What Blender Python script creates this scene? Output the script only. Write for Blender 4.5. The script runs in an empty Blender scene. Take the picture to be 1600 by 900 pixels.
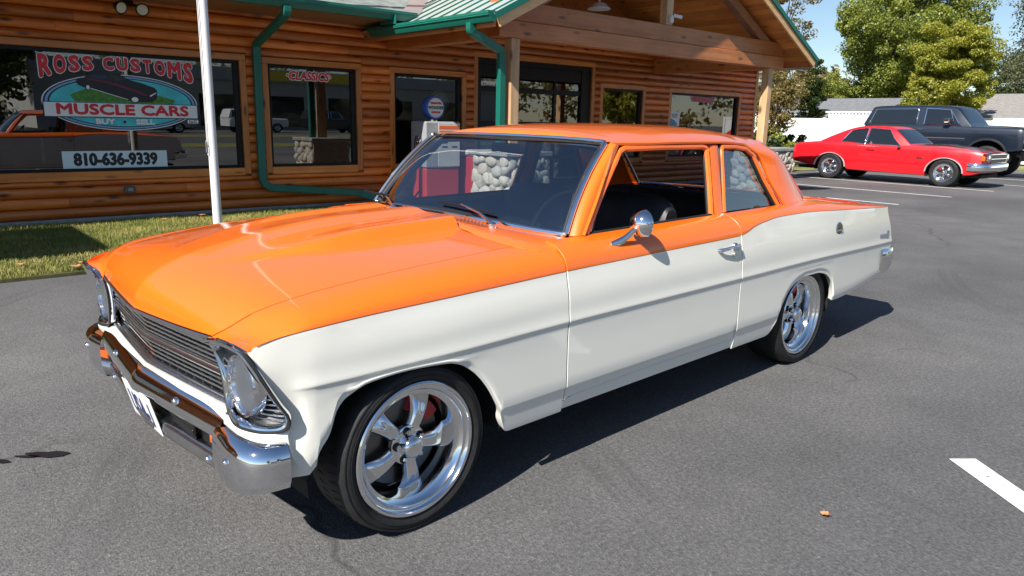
import bpy, bmesh, math, random
import numpy as np
from mathutils import Vector, Matrix, Euler
random.seed(7); np.random.seed(7)
R = math.radians
SC = bpy.context.scene
COL = SC.collection

# ------------------------------------------------------------------ camera
CAM_H = 1.40029
YAW, PITCH, ROLL, FPX = R(48.77358), R(12.96173), R(1.27407), 1143.345
def cam_axes():
    f = Vector((math.cos(YAW)*math.cos(PITCH), math.sin(YAW)*math.cos(PITCH), -math.sin(PITCH)))
    r = Vector((math.sin(YAW), -math.cos(YAW), 0)); u = r.cross(f)
    return math.cos(ROLL)*r+math.sin(ROLL)*u, -math.sin(ROLL)*r+math.cos(ROLL)*u, f
_r, _u, _f = cam_axes()
cd = bpy.data.cameras.new('camera'); cam = bpy.data.objects.new('camera', cd); COL.objects.link(cam)
cam.matrix_world = Matrix(((_r.x, _u.x, -_f.x, 0), (_r.y, _u.y, -_f.y, 0), (_r.z, _u.z, -_f.z, CAM_H), (0, 0, 0, 1)))
cd.sensor_width = 36; cd.lens = 36*FPX/1600; cd.clip_start = .05; cd.clip_end = 3000
SC.camera = cam
# ------------------------------------------------------------------ light
SUN_DIR = Vector((1.05, .29, -1.0)).normalized()          # the way sunlight travels
wd = bpy.data.worlds.new('World'); SC.world = wd; wd.use_nodes = True
wn = wd.node_tree.nodes; wl = wd.node_tree.links
sky = wn.new('ShaderNodeTexSky'); sky.sky_type = 'NISHITA'; sky.sun_disc = False
sky.sun_elevation = math.asin(-SUN_DIR.z)
sky.sun_rotation = math.atan2(-SUN_DIR.x, -SUN_DIR.y)
sky.altitude = 200; sky.air_density = 1.0; sky.dust_density = .15; sky.ozone_density = 3.0
bg = wn['Background']; bg.inputs[1].default_value = .068
wl.new(sky.outputs[0], bg.inputs[0])
ld = bpy.data.lights.new('sun', 'SUN'); ld.energy = 5.0; ld.angle = R(.53); ld.color = (1, .945, .87)
sun = bpy.data.objects.new('sun', ld); COL.objects.link(sun)
sun.rotation_euler = SUN_DIR.to_track_quat('-Z', 'Y').to_euler(); sun.location = (-20, -6, 20)
SC.view_settings.view_transform = 'Standard'; SC.view_settings.look = 'None'
SC.view_settings.exposure = 0.8; SC.view_settings.gamma = 1
SC.render.engine = 'CYCLES'; SC.cycles.use_denoising = True
SC.cycles.max_bounces = 8; SC.cycles.diffuse_bounces = 3; SC.cycles.glossy_bounces = 4
SC.cycles.transparent_max_bounces = 16; SC.cycles.transmission_bounces = 4
SC.cycles.sample_clamp_indirect = 8; SC.cycles.caustics_reflective = False; SC.cycles.caustics_refractive = False

# ------------------------------------------------------------------ materials
MATS = {}
class NT:
    """small node-tree writer"""
    def __init__(s, name):
        s.m = bpy.data.materials.new(name); s.m.use_nodes = True; s.t = s.m.node_tree
        s.b = s.t.nodes['Principled BSDF']; s.out = s.t.nodes['Material Output']
    def n(s, typ, **k):
        x = s.t.nodes.new('ShaderNode'+typ)
        for a, v in k.items(): setattr(x, a, v)
        return x
    def l(s, a, b): s.t.links.new(a, b)
    def set(s, **k):
        for a, v in k.items():
            nm = a.replace('_', ' ')
            s.b.inputs[nm].default_value = v if not isinstance(v, tuple) or len(v) == 4 else v+(1,)
        return s
    def coords(s, kind='Object', scale=(1, 1, 1), loc=(0, 0, 0), rot=(0, 0, 0)):
        c = s.n('TexCoord'); m = s.n('Mapping'); s.l(c.outputs[kind], m.inputs[0])
        m.inputs['Scale'].default_value = scale; m.inputs['Location'].default_value = loc; m.inputs['Rotation'].default_value = rot
        return m.outputs[0]
    def noise(s, co, scale, detail=4, rough=.55, dist=0):
        x = s.n('TexNoise'); s.l(co, x.inputs['Vector']); x.inputs['Scale'].default_value = scale
        x.inputs['Detail'].default_value = detail; x.inputs['Roughness'].default_value = rough; x.inputs['Distortion'].default_value = dist
        return x.outputs[0]
    def ramp(s, fac, stops):
        x = s.n('ValToRGB'); s.l(fac, x.inputs[0]); e = x.color_ramp.elements
        while len(e) < len(stops): e.new(.5)
        for q, (p, c) in zip(e, stops):
            q.position = p; q.color = (c, c, c, 1) if not isinstance(c, tuple) else c+(1,)
        return x.outputs[0]
    def mix(s, fac, a, b, mode='MIX'):
        x = s.n('Mix', data_type='RGBA', blend_type=mode)
        for i, v in ((0, fac), (6, a), (7, b)):
            if hasattr(v, 'is_output') or hasattr(v, 'links'): s.l(v, x.inputs[i])
            else: x.inputs[i].default_value = v if i == 0 else (v+(1,) if len(v) == 3 else v)
        return x.outputs[2]
    def math(s, op, a, b=0.0):
        x = s.n('Math', operation=op)
        for i, v in ((0, a), (1, b)):
            if hasattr(v, 'links'): s.l(v, x.inputs[i])
            else: x.inputs[i].default_value = v
        return x.outputs[0]
    def bump(s, h, strength=.3, dist=.01):
        x = s.n('Bump'); s.l(h, x.inputs['Height']); x.inputs['Strength'].default_value = strength
        x.inputs['Distance'].default_value = dist; s.l(x.outputs[0], s.b.inputs['Normal']); return x
    def base(s, c): s.l(c, s.b.inputs['Base Color'])
def simple(name, col, rough=.5, metal=0, **k):
    if name in MATS: return MATS[name]
    t = NT(name); t.set(Base_Color=col, Roughness=rough, Metallic=metal, **k); MATS[name] = t.m; return t.m
def varied(name, col, var=.25, scale=6, rough=.6, metal=0, bump=0, bscale=40, bdist=.004, **k):
    """colour with soft wear variation"""
    if name in MATS: return MATS[name]
    t = NT(name); t.set(Roughness=rough, Metallic=metal, **k); co = t.coords()
    f = t.noise(co, scale, 6, .6)
    lo = tuple(c*(1-var) for c in col); hi = tuple(min(1, c*(1+var)) for c in col)
    t.base(t.ramp(f, [(.3, lo), (.7, hi)]))
    if bump: t.bump(t.noise(co, bscale, 5, .6), bump, bdist)
    MATS[name] = t.m; return t.m
def paint(name, col, rough=.38, flake=0.0):
    t = NT(name); t.set(Base_Color=col, Roughness=rough, Coat_Weight=1.0, Coat_Roughness=.025, Coat_IOR=1.5, Specular_IOR_Level=.5)
    co = t.coords(); f = t.noise(co, 2.2, 3, .5)
    t.l(t.ramp(f, [(.3, .015), (.8, .06)]), t.b.inputs['Coat Roughness'])
    lo = tuple(c*.97 for c in col)
    t.base(t.ramp(f, [(.35, lo), (.65, col)]))
    b = t.n('Bump'); t.l(t.noise(co, 160, 2, .5), b.inputs['Height']); b.inputs['Strength'].default_value = .012; b.inputs['Distance'].default_value = .002
    t.l(b.outputs[0], t.b.inputs['Coat Normal'])
    MATS[name] = t.m; return t.m
def glass(name, tint=(.5, .55, .55), fres=1.5, rough=0.0, gl=(1, 1, 1)):
    """thin glazing: tinted see-through plus mirror reflection by Fresnel"""
    t = NT(name); t.t.nodes.remove(t.b)
    tr = t.n('BsdfTransparent'); tr.inputs[0].default_value = tint+(1,)
    g = t.n('BsdfGlossy'); g.inputs[0].default_value = gl+(1,); g.inputs['Roughness'].default_value = rough
    ge = t.n('NewGeometry'); dp = t.n('VectorMath', operation='DOT_PRODUCT'); t.l(ge.outputs['Incoming'], dp.inputs[0]); t.l(ge.outputs['Normal'], dp.inputs[1])
    c = t.math('SUBTRACT', 1.0, t.math('ABSOLUTE', dp.outputs['Value'])); f0 = ((fres-1)/(fres+1))**2
    fac = t.math('ADD', t.math('MULTIPLY', t.math('POWER', c, 5.0), 1-f0), f0)
    m = t.n('MixShader'); t.l(fac, m.inputs[0]); t.l(tr.outputs[0], m.inputs[1]); t.l(g.outputs[0], m.inputs[2])
    t.l(m.outputs[0], t.out.inputs[0]); MATS[name] = t.m; return t.m

# ------------------------------------------------------------------ mesh helpers
def tag(o, label=None, cat=None, group=None, kind=None):
    if label: o['label'] = label
    if cat: o['category'] = cat
    if group: o['group'] = group
    if kind: o['kind'] = kind
    return o
def thing(name, label, cat, loc=(0, 0, 0), rz=0, group=None):
    o = bpy.data.objects.new(name, None); COL.objects.link(o); o.empty_display_size = .2
    o.location = loc; o.rotation_euler = (0, 0, rz)
    return tag(o, label, cat, group)
def add_obj(name, me, parent=None, loc=(0, 0, 0), rot=(0, 0, 0)):
    o = bpy.data.objects.new(name, me); COL.objects.link(o); o.location = loc; o.rotation_euler = rot
    if parent is not None: o.parent = parent
    return o
def make_mesh(name, V, F, mats, fm=None, smooth=True, sharp=R(35), merge=0, recalc=False):
    me = bpy.data.meshes.new(name)
    me.from_pydata([tuple(map(float, v)) for v in V], [], [tuple(map(int, f)) for f in F])
    for m in (mats if isinstance(mats, (list, tuple)) else [mats]): me.materials.append(m)
    if fm is not None: me.polygons.foreach_set('material_index', list(fm))
    if merge or recalc:
        b = bmesh.new(); b.from_mesh(me)
        if merge: bmesh.ops.remove_doubles(b, verts=b.verts, dist=merge)
        if recalc: bmesh.ops.recalc_face_normals(b, faces=b.faces)
        b.to_mesh(me); b.free()
    me.polygons.foreach_set('use_smooth', [smooth]*len(me.polygons))
    if smooth and sharp: me.set_sharp_from_angle(angle=sharp)
    me.update(); return me
def frames(P, closed=False):
    P = [Vector(p) for p in P]; n = len(P); T = []
    for i in range(n):
        a = P[i-1] if (i > 0 or closed) else P[i]; b = P[(i+1) % n] if (i < n-1 or closed) else P[i]
        T.append((b-a).normalized())
    u = Vector((0, 0, 1)) if abs(T[0].z) < .9 else Vector((1, 0, 0))
    nrm = (u-T[0]*u.dot(T[0])).normalized(); N = [nrm]
    for i in range(1, n):
        nrm = N[-1]-T[i]*N[-1].dot(T[i]); nrm = nrm.normalized() if nrm.length > 1e-6 else N[-1]; N.append(nrm)
    return P, T, N
class MB:
    def __init__(s): s.V = []; s.F = []; s.M = []
    def add(s, V, F, mi=0):
        b = len(s.V); s.V += [tuple(v) for v in V]; s.F += [tuple(i+b for i in f) for f in F]; s.M += [mi]*len(F); return s
    def box(s, x0, x1, y0, y1, z0, z1, bev=0, mi=0, mat=None):
        if x0 > x1: x0, x1 = x1, x0
        if y0 > y1: y0, y1 = y1, y0
        if z0 > z1: z0, z1 = z1, z0
        bev = min(bev, .49*(x1-x0), .49*(y1-y0), .49*(z1-z0))
        lo = (x0, y0, z0); hi = (x1, y1, z1); V = []; F = []
        if bev <= 0:
            V = [(x, y, z) for x in (x0, x1) for y in (y0, y1) for z in (z0, z1)]
            F = [(0, 1, 3, 2), (4, 6, 7, 5), (0, 4, 5, 1), (2, 3, 7, 6), (0, 2, 6, 4), (1, 5, 7, 3)]
        else:
            idx = {}
            for cx in (0, 1):
                for cy in (0, 1):
                    for cz in (0, 1):
                        c = (cx, cy, cz)
                        for ax in range(3):
                            p = [(hi if c[k] else lo)[k]+(0 if k == ax else (-bev if c[k] else bev)) for k in range(3)]
                            idx[c+(ax,)] = len(V); V.append(p)
            for ax in range(3):
                a, b = [k for k in range(3) if k != ax]
                for sd in (0, 1):
                    q = []
                    for (i, j) in ((0, 0), (1, 0), (1, 1), (0, 1)):
                        c = [0, 0, 0]; c[ax] = sd; c[a] = i; c[b] = j; q.append(idx[tuple(c)+(ax,)])
                    F.append(tuple(q))
                for i in (0, 1):
                    for j in (0, 1):
                        c0 = [0, 0, 0]; c0[a] = i; c0[b] = j; c1 = list(c0); c1[ax] = 1
                        F.append((idx[tuple(c0)+(a,)], idx[tuple(c0)+(b,)], idx[tuple(c1)+(b,)], idx[tuple(c1)+(a,)]))
            for cx in (0, 1):
                for cy in (0, 1):
                    for cz in (0, 1): F.append(tuple(idx[(cx, cy, cz, k)] for k in range(3)))
        if mat is not None: V = [mat @ Vector(v) for v in V]
        return s.add(V, F, mi)
    def tube(s, P, r, n=8, closed=False, caps=True, mi=0, sq=None):
        P, T, N = frames(P, closed); m = len(P); V = []; F = []
        for i in range(m):
            ri = r[i] if isinstance(r, (list, tuple)) else r; B = T[i].cross(N[i])
            for k in range(n):
                a = 2*math.pi*(k+.5*(n == 4))/n; ca, sa = math.cos(a), math.sin(a)
                if sq: ca *= sq[0]; sa *= sq[1]
                V.append(P[i]+(N[i]*ca+B*sa)*ri)
        for i in range(m if closed else m-1):
            j = (i+1) % m
            for k in range(n): F.append((i*n+k, i*n+(k+1) % n, j*n+(k+1) % n, j*n+k))
        if caps and not closed: F.append(tuple(range(n-1, -1, -1))); F.append(tuple((m-1)*n+k for k in range(n)))
        return s.add(V, F, mi)
    def sweep(s, P, prof, up=(0, 0, 1), closed=False, mi=0, caps=True):
        """profile (a,b): a along up x tangent, b along up"""
        P = [Vector(p) for p in P]; m = len(P); V = []; F = []; n = len(prof); up = Vector(up)
        for i in range(m):
            a = P[i-1] if (i > 0 or closed) else P[i]; b = P[(i+1) % m] if (i < m-1 or closed) else P[i]
            t = (b-a).normalized(); sd = up.cross(t).normalized(); uu = t.cross(sd).normalized()
            # mitre
            k = 1.0
            if (0 < i < m-1) or closed:
                t2 = (P[(i+1) % m]-P[i]).normalized(); c = max(.35, t.dot(t2)); k = 1/c
            for (x, y) in prof: V.append(P[i]+sd*x*k+uu*y)
        for i in range(m if closed else m-1):
            j = (i+1) % m
            for k in range(n): F.append((i*n+k, j*n+k, j*n+(k+1) % n, i*n+(k+1) % n))
        if caps and not closed: F.append(tuple(range(n))); F.append(tuple((m-1)*n+k for k in range(n-1, -1, -1)))
        return s.add(V, F, mi)
    def lathe(s, prof, n=32, axis='y', c=(0, 0, 0), closed=False, mi=0, sgn=1):
        """profile (radius, height along axis)"""
        V = []; F = []; m = len(prof)
        for (r, h) in prof:
            for k in range(n):
                a = 2*math.pi*k/n; u, v = r*math.cos(a), r*math.sin(a)
                p = {'x': (h*sgn, u, v), 'y': (u, h*sgn, v), 'z': (u, v, h*sgn)}[axis]
                V.append((p[0]+c[0], p[1]+c[1], p[2]+c[2]))
        for i in range(m if closed else m-1):
            j = (i+1) % m
            for k in range(n): F.append((i*n+k, i*n+(k+1) % n, j*n+(k+1) % n, j*n+k))
        if not closed:
            if prof[0][0] > 1e-5: F.append(tuple(range(n-1, -1, -1)))
            if prof[-1][0] > 1e-5: F.append(tuple((m-1)*n+k for k in range(n)))
        return s.add(V, F, mi)
    def grid(s, P, mi=0, rowmi=None, flip=False):
        nu = len(P); nv = len(P[0]); V = [p for row in P for p in row]; b = len(s.V); s.V += [tuple(v) for v in V]
        for i in range(nu-1):
            for j in range(nv-1):
                q = (b+i*nv+j, b+(i+1)*nv+j, b+(i+1)*nv+j+1, b+i*nv+j+1)
                s.F.append(q[::-1] if flip else q); s.M.append(mi if rowmi is None else rowmi[j])
        return s
    def prism(s, poly, fn, d0, d1, mi=0, mi_side=None):
        """flat polygon (u,v) -> fn(u,v,d) extruded from d0 to d1"""
        n = len(poly); V = [fn(u, v, d0) for u, v in poly]+[fn(u, v, d1) for u, v in poly]
        s.add(V, [tuple(range(n))[::-1], tuple(range(n, 2*n))], mi)
        b = len(s.V)-2*n
        for i in range(n):
            j = (i+1) % n; s.F.append((b+i, b+j, b+n+j, b+n+i)); s.M.append(mi if mi_side is None else mi_side)
        return s
    def build(s, name, mats, parent=None, smooth=True, sharp=R(35), loc=(0, 0, 0), rot=(0, 0, 0), merge=0, recalc=True):
        me = make_mesh(name, s.V, s.F, mats, s.M, smooth, sharp, merge, recalc)
        return add_obj(name, me, parent, loc, rot)
def interp(tab, x):
    """smooth (Hermite, limited slopes) interpolation of a table of (x, value)"""
    X = [t[0] for t in tab]; Y = [t[1] for t in tab]; n = len(X)
    if x <= X[0]: return Y[0]
    if x >= X[-1]: return Y[-1]
    d = [(Y[i+1]-Y[i])/(X[i+1]-X[i]) for i in range(n-1)]
    def slope(i):
        if i == 0: return d[0]
        if i == n-1: return d[-1]
        if d[i-1]*d[i] <= 0: return 0.0
        return 2*d[i-1]*d[i]/(d[i-1]+d[i])
    i = max(k for k in range(n-1) if X[k] <= x); h = X[i+1]-X[i]; t = (x-X[i])/h
    m0, m1 = slope(i)*h, slope(i+1)*h
    return (2*t**3-3*t*t+1)*Y[i]+(t**3-2*t*t+t)*m0+(-2*t**3+3*t*t)*Y[i+1]+(t**3-t*t)*m1
def sm(a, b, x):
    t = min(1, max(0, (x-a)/(b-a))); return t*t*(3-2*t)
def lerp(a, b, t): return a+(b-a)*t
def lin(a, b, n): return [a+(b-a)*i/(n-1) for i in range(n)]
def path3(tab, n):
    """resample 3-D control points by smooth interpolation on chord length"""
    P = [Vector(t) for t in tab]; L = [0]
    for i in range(1, len(P)): L.append(L[-1]+(P[i]-P[i-1]).length)
    out = []
    for k in range(n):
        s = L[-1]*k/(n-1); out.append(Vector(tuple(interp([(L[i], P[i][a]) for i in range(len(P))], s) for a in range(3))))
    return out
def copy_tree(o, parent=None):
    c = o.copy(); COL.objects.link(c); c.parent = parent
    for ch in list(o.children): copy_tree(ch, c)
    return c
# ================================================================== two-tone sedan
ORANGE = paint('orange_paint', (.90, .165, .006))
WHITE = paint('white_paint', (.82, .81, .735), .34)
def chrome_mat():
    t = NT('chrome'); t.set(Metallic=1.0, Roughness=.05, Base_Color=(.82, .83, .85))
    f = t.noise(t.coords(), 9, 4, .6); t.l(t.ramp(f, [(.3, .03), (.75, .10)]), t.b.inputs['Roughness']); MATS['chrome'] = t.m; return t.m
CHROME = chrome_mat()
ALLOY = simple('polished_alloy', (.80, .81, .83), .10, 1.0)
BRIGHT = varied('brushed_trim', (.62, .63, .65), .12, 30, .22, 1.0)
BLACK = simple('black_plastic', (.008, .008, .009), .45)
DARK = simple('dark_underside', (.012, .012, .013), .8)
SEAL = simple('rubber_seal', (.012, .012, .013), .6)
TRIMBLK = varied('black_vinyl', (.016, .017, .019), .3, 14, .5, 0, .15, 180, .002)
CARGLASS = glass('car_glass', (.54, .60, .63), 2.8)
CLEAR = glass('clear_lens', (.95, .97, .99), 1.4, .03)
RED_CAL = simple('red_caliper_paint', (.55, .012, .015), .35, 0, Coat_Weight=.6)
IRON = simple('brake_iron', (.16, .155, .15), .35, 1.0)
AMBER = simple('amber_lens', (.75, .13, .01), .12, 0, Coat_Weight=1.0)
LENS_RED = simple('red_lens', (.45, .01, .012), .12, 0, Coat_Weight=1.0)
def tyre_mat():
    t = NT('tyre_rubber'); t.set(Roughness=.62, Specular_IOR_Level=.35); co = t.coords()
    t.base(t.ramp(t.noise(co, 18, 6, .65), [(.3, (.010, .010, .011)), (.75, (.026, .026, .027))]))
    t.bump(t.noise(co, 120, 3, .5), .12, .003); MATS['tyre'] = t.m; return t.m
TYRE = tyre_mat()

def rim_panel(P, s, rowmi, depth=.022, mats=None, name='panel', parent=None, sharp=R(28), merge=0):
    """grid of (x,|y|,z) turned into a sheet-metal panel with a folded edge; s = side sign"""
    mats = mats or [ORANGE, WHITE, DARK]
    A = np.array([[tuple(p) for p in row] for row in P], float); A[:, :, 1] *= s
    nu, nv = A.shape[:2]; mb = MB()
    du = np.gradient(A, axis=0); dv = np.gradient(A, axis=1); N = np.cross(du, dv)
    N /= np.maximum(np.linalg.norm(N, axis=2, keepdims=True), 1e-9)
    ref = np.array([0, s*.6, .6]); flip = (N.reshape(-1, 3) @ ref).mean() < 0
    if flip: N = -N
    mb.grid(A.tolist(), rowmi=rowmi, flip=flip)
    loop = [(i, 0) for i in range(nu)]+[(nu-1, j) for j in range(1, nv)]+[(i, nv-1) for i in range(nu-2, -1, -1)]+[(0, j) for j in range(nv-2, 0, -1)]
    V = []; M = []
    for (i, j) in loop:
        ii = min(max(i, 1), nu-2); jj = min(max(j, 1), nv-2); o = A[i, j]-A[ii, jj]; o = o/max(np.linalg.norm(o), 1e-9)
        n = N[i, j]; dd = depth(i, j) if callable(depth) else depth; V += [A[i, j], A[i, j]-n*.0018+o*.0012, A[i, j]-n*dd-o*.004]
    L = len(loop); F = []
    for k in range(L):
        a = 3*k; b = 3*((k+1) % L)
        j = max(0, min(nv-2, min(loop[k][1], loop[(k+1) % L][1])))
        F += [(a, a+1, b+1, b), (a+1, a+2, b+2, b+1)]; M += [rowmi[j]]*2
    base = len(mb.V); mb.V += [tuple(v) for v in V]; mb.F += [tuple(i+base for i in (f if not flip else f[::-1])) for f in F]; mb.M += M
    return mb.build(name, mats, parent, sharp=sharp, recalc=False, merge=merge)

# ---- measured feature lines of the bodyside (x back from the front axle, metres)
T_PAINT = [(-.57, .750), (-.54, .763), (-.45, .785), (-.21, .803), (.215, .816), (.724, .831), (1.4, .843), (2.0, .852), (2.07, .862), (2.15, .886), (2.26, .903), (2.44, .917), (2.71, .919), (3.17, .903), (3.6, .885), (4.1, .866)]
T_PY = [(-.57, .822), (-.48, .845), (-.3, .862), (.2, .868), (2.0, .868), (2.2, .862), (2.5, .855), (3.2, .858), (4.1, .845)]
T_CREST = [(-.6, .622), (.2, .628), (.7, .634), (2.0, .636), (2.8, .640), (3.9, .624), (4.2, .618)]
T_SEAM = [(-.56, .545), (-.52, .622), (-.463, .665), (-.37, .69), (-.12, .705), (.08, .709), (.574, .706), (.75, .706)]
T_SEAMZ = [(-.56, .724), (-.53, .762), (-.50, .790), (-.463, .816), (-.37, .845), (-.12, .879), (.08, .895), (.574, .921), (.75, .928)]
ROCK = .252
T_BOT = [(-.60, .345), (-.40, .340), (-.384, .345), (-.370, .400), (-.332, .455), (-.303, .529), (-.264, .566), (-.189, .594), (-.068, .602), (.107, .591), (.163, .575), (.23, .53), (.292, .458), (.347, .362), (.381, .285), (.398, .256), (.42, ROCK), (1.3, ROCK), (2.38, ROCK),
         (2.405, .262), (2.502, .407), (2.577, .489), (2.66, .527), (2.77, .546), (2.91, .546), (3.03, .527), (3.10, .492), (3.145, .44), (3.172, .37), (3.18, .338), (3.22, .336), (3.95, .390), (4.2, .41)]
def arch_w(x):
    return sm(-.392, -.365, x)*(1-sm(.34, .392, x))+sm(2.41, 2.46, x)*(1-sm(3.165, 3.18, x))
def bodyscale(x):      # plan taper towards the nose and tail
    return interp([(-.62, .925), (-.5, .955), (-.35, .98), (-.1, .995), (.2, 1.0), (2.9, 1.0), (3.5, .99), (4.15, .965)], x)
def low_y(z):
    return interp([(.20, .845), (.25, .868), (.345, .885), (.352, .887), (.358, .892), (.45, .8905), (.56, .8885), (.62, .8875)], z)
def side_rows(x, zbot=None):
    """paint line downwards: list of (y,z)"""
    zp = interp(T_PAINT, x); yp = interp(T_PY, x); zc = interp(T_CREST, x); zb = interp(T_BOT, x) if zbot is None else zbot
    k = bodyscale(x); fade = sm(-.53, -.36, x)*(1-.5*sm(3.9, 4.15, x)); out = []
    ztop = zc+.05; y0 = .890
    for t in lin(0, 1, 9):
        z = lerp(zp, ztop, t); out.append((lerp(yp, y0*k, math.sin(t*math.pi/2)**1.15), z))
    lo = zc-zb; q = min(1, lo/.052)
    for dz, dy in ((.034, .0012), (.022, .0026), (.012, .0042), (.005, .0054), (0, .0057), (-.004, .0049), (-.008, .0025), (-.014, .0004), (-.034, .0)):
        z = zc+(dz if dz >= 0 else dz*q); out.append(((y0+dy*fade-(.0 if dz >= 0 else 0))*k, z))
    z1 = out[-1][1]; y1 = out[-1][0]
    # rows to the bottom, with a crease row at the sill fold
    ze = min(max(.355, zb+.024), max(z1-.012, zb+.006)); g = min(.008, (z1-ze)*.4, (ze-zb)*.3)
    zs = [lerp(z1, ze+g, t) for t in (.2, .4, .6, .8, 1)]+[ze, ze-g]+[lerp(ze-g, zb, t) for t in (.35, .7, .88, 1)]
    aw = arch_w(x)
    for i, z in enumerate(zs):
        y = low_y(z) if i < 5 else low_y(z-(ze-.355))+low_y(ze+g)-low_y(.363)
        y *= k; b = sm(0, .02, z1-z); y = lerp(y1, y, b)
        y += aw*.004*math.exp(-((z-zb)/.016)**2)
        out.append((y, z))
    return out
NLOW = len(side_rows(1.0))-1
def upper_rows(x, inner, n=9, bulge=.9):
    """from an inner top edge (y,z) out and down to the paint line"""
    yi, zi = inner; zp = interp(T_PAINT, x); yp = interp(T_PY, x); out = []
    for t in lin(0, 1, n):
        a = t*math.pi/2
        y = yi+(yp-yi)*math.sin(a)**bulge; z = zp+(zi-zp)*(math.cos(a)**1.05 if t < 1 else 0)
        # soften: keep some slope so the shoulder reads as rolled
        out.append((y, lerp(z, lerp(zi, zp, t), .30)))
    return out
def xs_list(a, b, step=.028):
    X = [a, a+.004]; x = a+.02
    hot = [(-.39, -.28), (.33, .43), (2.39, 2.53), (3.08, 3.20)]
    while x < b-.02:
        X.append(x); x += .006 if any(h0-.01 < x < h1+.01 for h0, h1 in hot) else step
    return X+[b-.004, b]
CAR = thing('sedan', 'orange and white two-door classic sedan with chrome five-spoke wheels', 'car', (1.24949, 2.79340, 0), R(2.28348))

# ---- fenders
def fender_front(v):   # forward limit of the fender by height
    return interp([(.34, -.50), (.45, -.485), (.498, -.455), (.52, -.448), (.548, -.450), (.59, -.474), (.65, -.505), (.705, -.530), (.748, -.552), (.76, -.558), (.80, -.56)], v)
def fender(s):
    X = xs_list(-.566, .705); P = []
    for x in X:
        inner = (interp(T_SEAM, x)+.0045, interp(T_SEAMZ, x))
        up = upper_rows(x, inner, 11, .85)
        if x < -.30:      # brow: fender top settles to the chrome eyebrow at the nose
            f = 1-sm(-.566, -.36, x)
            up = [(y, lerp(z, max(z-.03, interp([(.545, .726), (.62, .747), (.70, .760), (.76, .763), (.80, .759), (.83, .749)], y)), f*sm(0, 4, j))) for j, (y, z) in enumerate(up)]
        rows = up[:-1]+side_rows(x)
        P.append([[x, y, z] for y, z in rows])
    # skew the leading columns onto the slanted headlamp edge
    x0 = -.566
    for i, x in enumerate(X):
        w = 1-sm(0, .20, x-x0)
        if w <= 0: continue
        for j, p in enumerate(P[i]):
            p[0] += (fender_front(p[2])-x0)*w if j >= 10 else 0
            if j < 10: p[0] += .018*w*(1-abs(2*j/10-1))*0
    rowmi = [0]*10+[1]*NLOW
    return rim_panel(P, s, rowmi, lambda i, j: .004 if i < 2 else .03, name='fender', parent=CAR)
for s in (-1, 1): fender(s)
# ---- doors
def belt(x): return (.748, interp([(.7, .934), (1.0, .937), (1.9, .950), (2.7, .957), (3.0, .957)], x))
def door(s):
    X = xs_list(.7135, 2.0065); P = []
    for x in X:
        zb = interp([(.712, .300), (.74, .312), (1.4, .322), (1.95, .312), (1.99, .325), (2.008, .345)], x)
        rows = upper_rows(x, belt(x), 9, .9)[:-1]+side_rows(x, zb); P.append([[x, y, z] for y, z in rows])
    # rounded lower rear corner and the raked front top corner
    return rim_panel(P, s, [0]*8+[1]*NLOW, .03, name='door', parent=CAR)
DOORS = {s: door(s) for s in (-1, 1)}
# ---- quarter panels
def quarter(s):
    X = xs_list(2.0155, 4.0); P = []
    for x in X:
        yi = interp([(2.0, .748), (2.55, .745), (2.7, .72), (3.0, .66), (3.15, .655), (4.0, .66)], x)
        zi = interp([(2.0, .951), (2.6, .958), (3.0, .962), (3.15, .957), (3.4, .935), (3.8, .897), (4.0, .876)], x)
        rows = upper_rows(x, (yi, zi), 11, .9)[:-1]+side_rows(x); P.append([[x, y, z] for y, z in rows])
    for i, x in enumerate(X):      # tail edge leans back towards the bumper
        w = sm(3.7, 4.0, x)
        for p in P[i]: p[0] += w*interp([(.39, .0), (.5, .085), (.60, .105), (.70, .075), (.87, .0), (.9, 0)], p[2])
    return rim_panel(P, s, [0]*10+[1]*NLOW, .03, name='quarter_panel', parent=CAR)
QUARTERS = {s: quarter(s) for s in (-1, 1)}
# ---- dark pinstripe where the two colours meet
PINST = simple('pinstripe', (.05, .022, .012), .4)
for s in (-1, 1):
    for a_, b_ in ((-.53, .703), (.716, 2.004), (2.018, 3.98)):
        mb = MB(); mb.tube([(x, s*(interp(T_PY, x)+.0002), interp(T_PAINT, x)) for x in lin(a_, b_, 60)], .0010, 4); mb.build('pinstripe', [PINST], CAR)
# ---- rocker panels under the doors
for s in (-1, 1):
    P = []
    for x in lin(.708, 2.012, 24):
        zb = interp([(.712, .300), (.74, .312), (1.4, .322), (1.95, .312), (1.99, .325), (2.008, .345)], x)-.005
        P.append([[x, low_y(z)-.004, z] for z in lin(zb, .262, 6)]+[[x, .848, ROCK], [x, .80, .238]])
    rim_panel(P, s, [1]*7, .02, name='rocker_panel', parent=CAR)

# ---- hood
T_HC = [(-.601, .722), (-.597, .75), (-.588, .778), (-.557, .816), (-.48, .862), (-.39, .893), (-.142, .924), (.2, .944), (.6, .957)]
def hood_point(t, v):
    a = abs(v); xf = -.604+.055*a**1.1; xr = interp([(0, .605), (.4, .60), (.8, .562), (1, .566)], a)
    xs = -.549+(.566+.549)*t; S = interp(T_SEAM, xs)-.0045; x = xf+(xr-xf)*t; xc = -.601+(.605+.601)*t
    w = lerp(.30, .55, sm(.02, .3, t))*a; w += (1-w/max(a, 1e-6))*a**2.5; z = lerp(interp(T_HC, xc), interp(T_SEAMZ, xs), w)
    y = v*S; h = .046*sm(-.50, .25, xc)
    ye = interp([(-.5, .05), (-.3, .22), (0, .30), (.6, .30)], xc)
    z += h*(1-sm(ye+.0, ye+.060, abs(y)))-.012*sm(-.3, .3, xc)*(sm(.03, .12, abs(y))*(1-sm(ye-.12, ye-.01, abs(y))))
    return (x, y, z)
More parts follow.
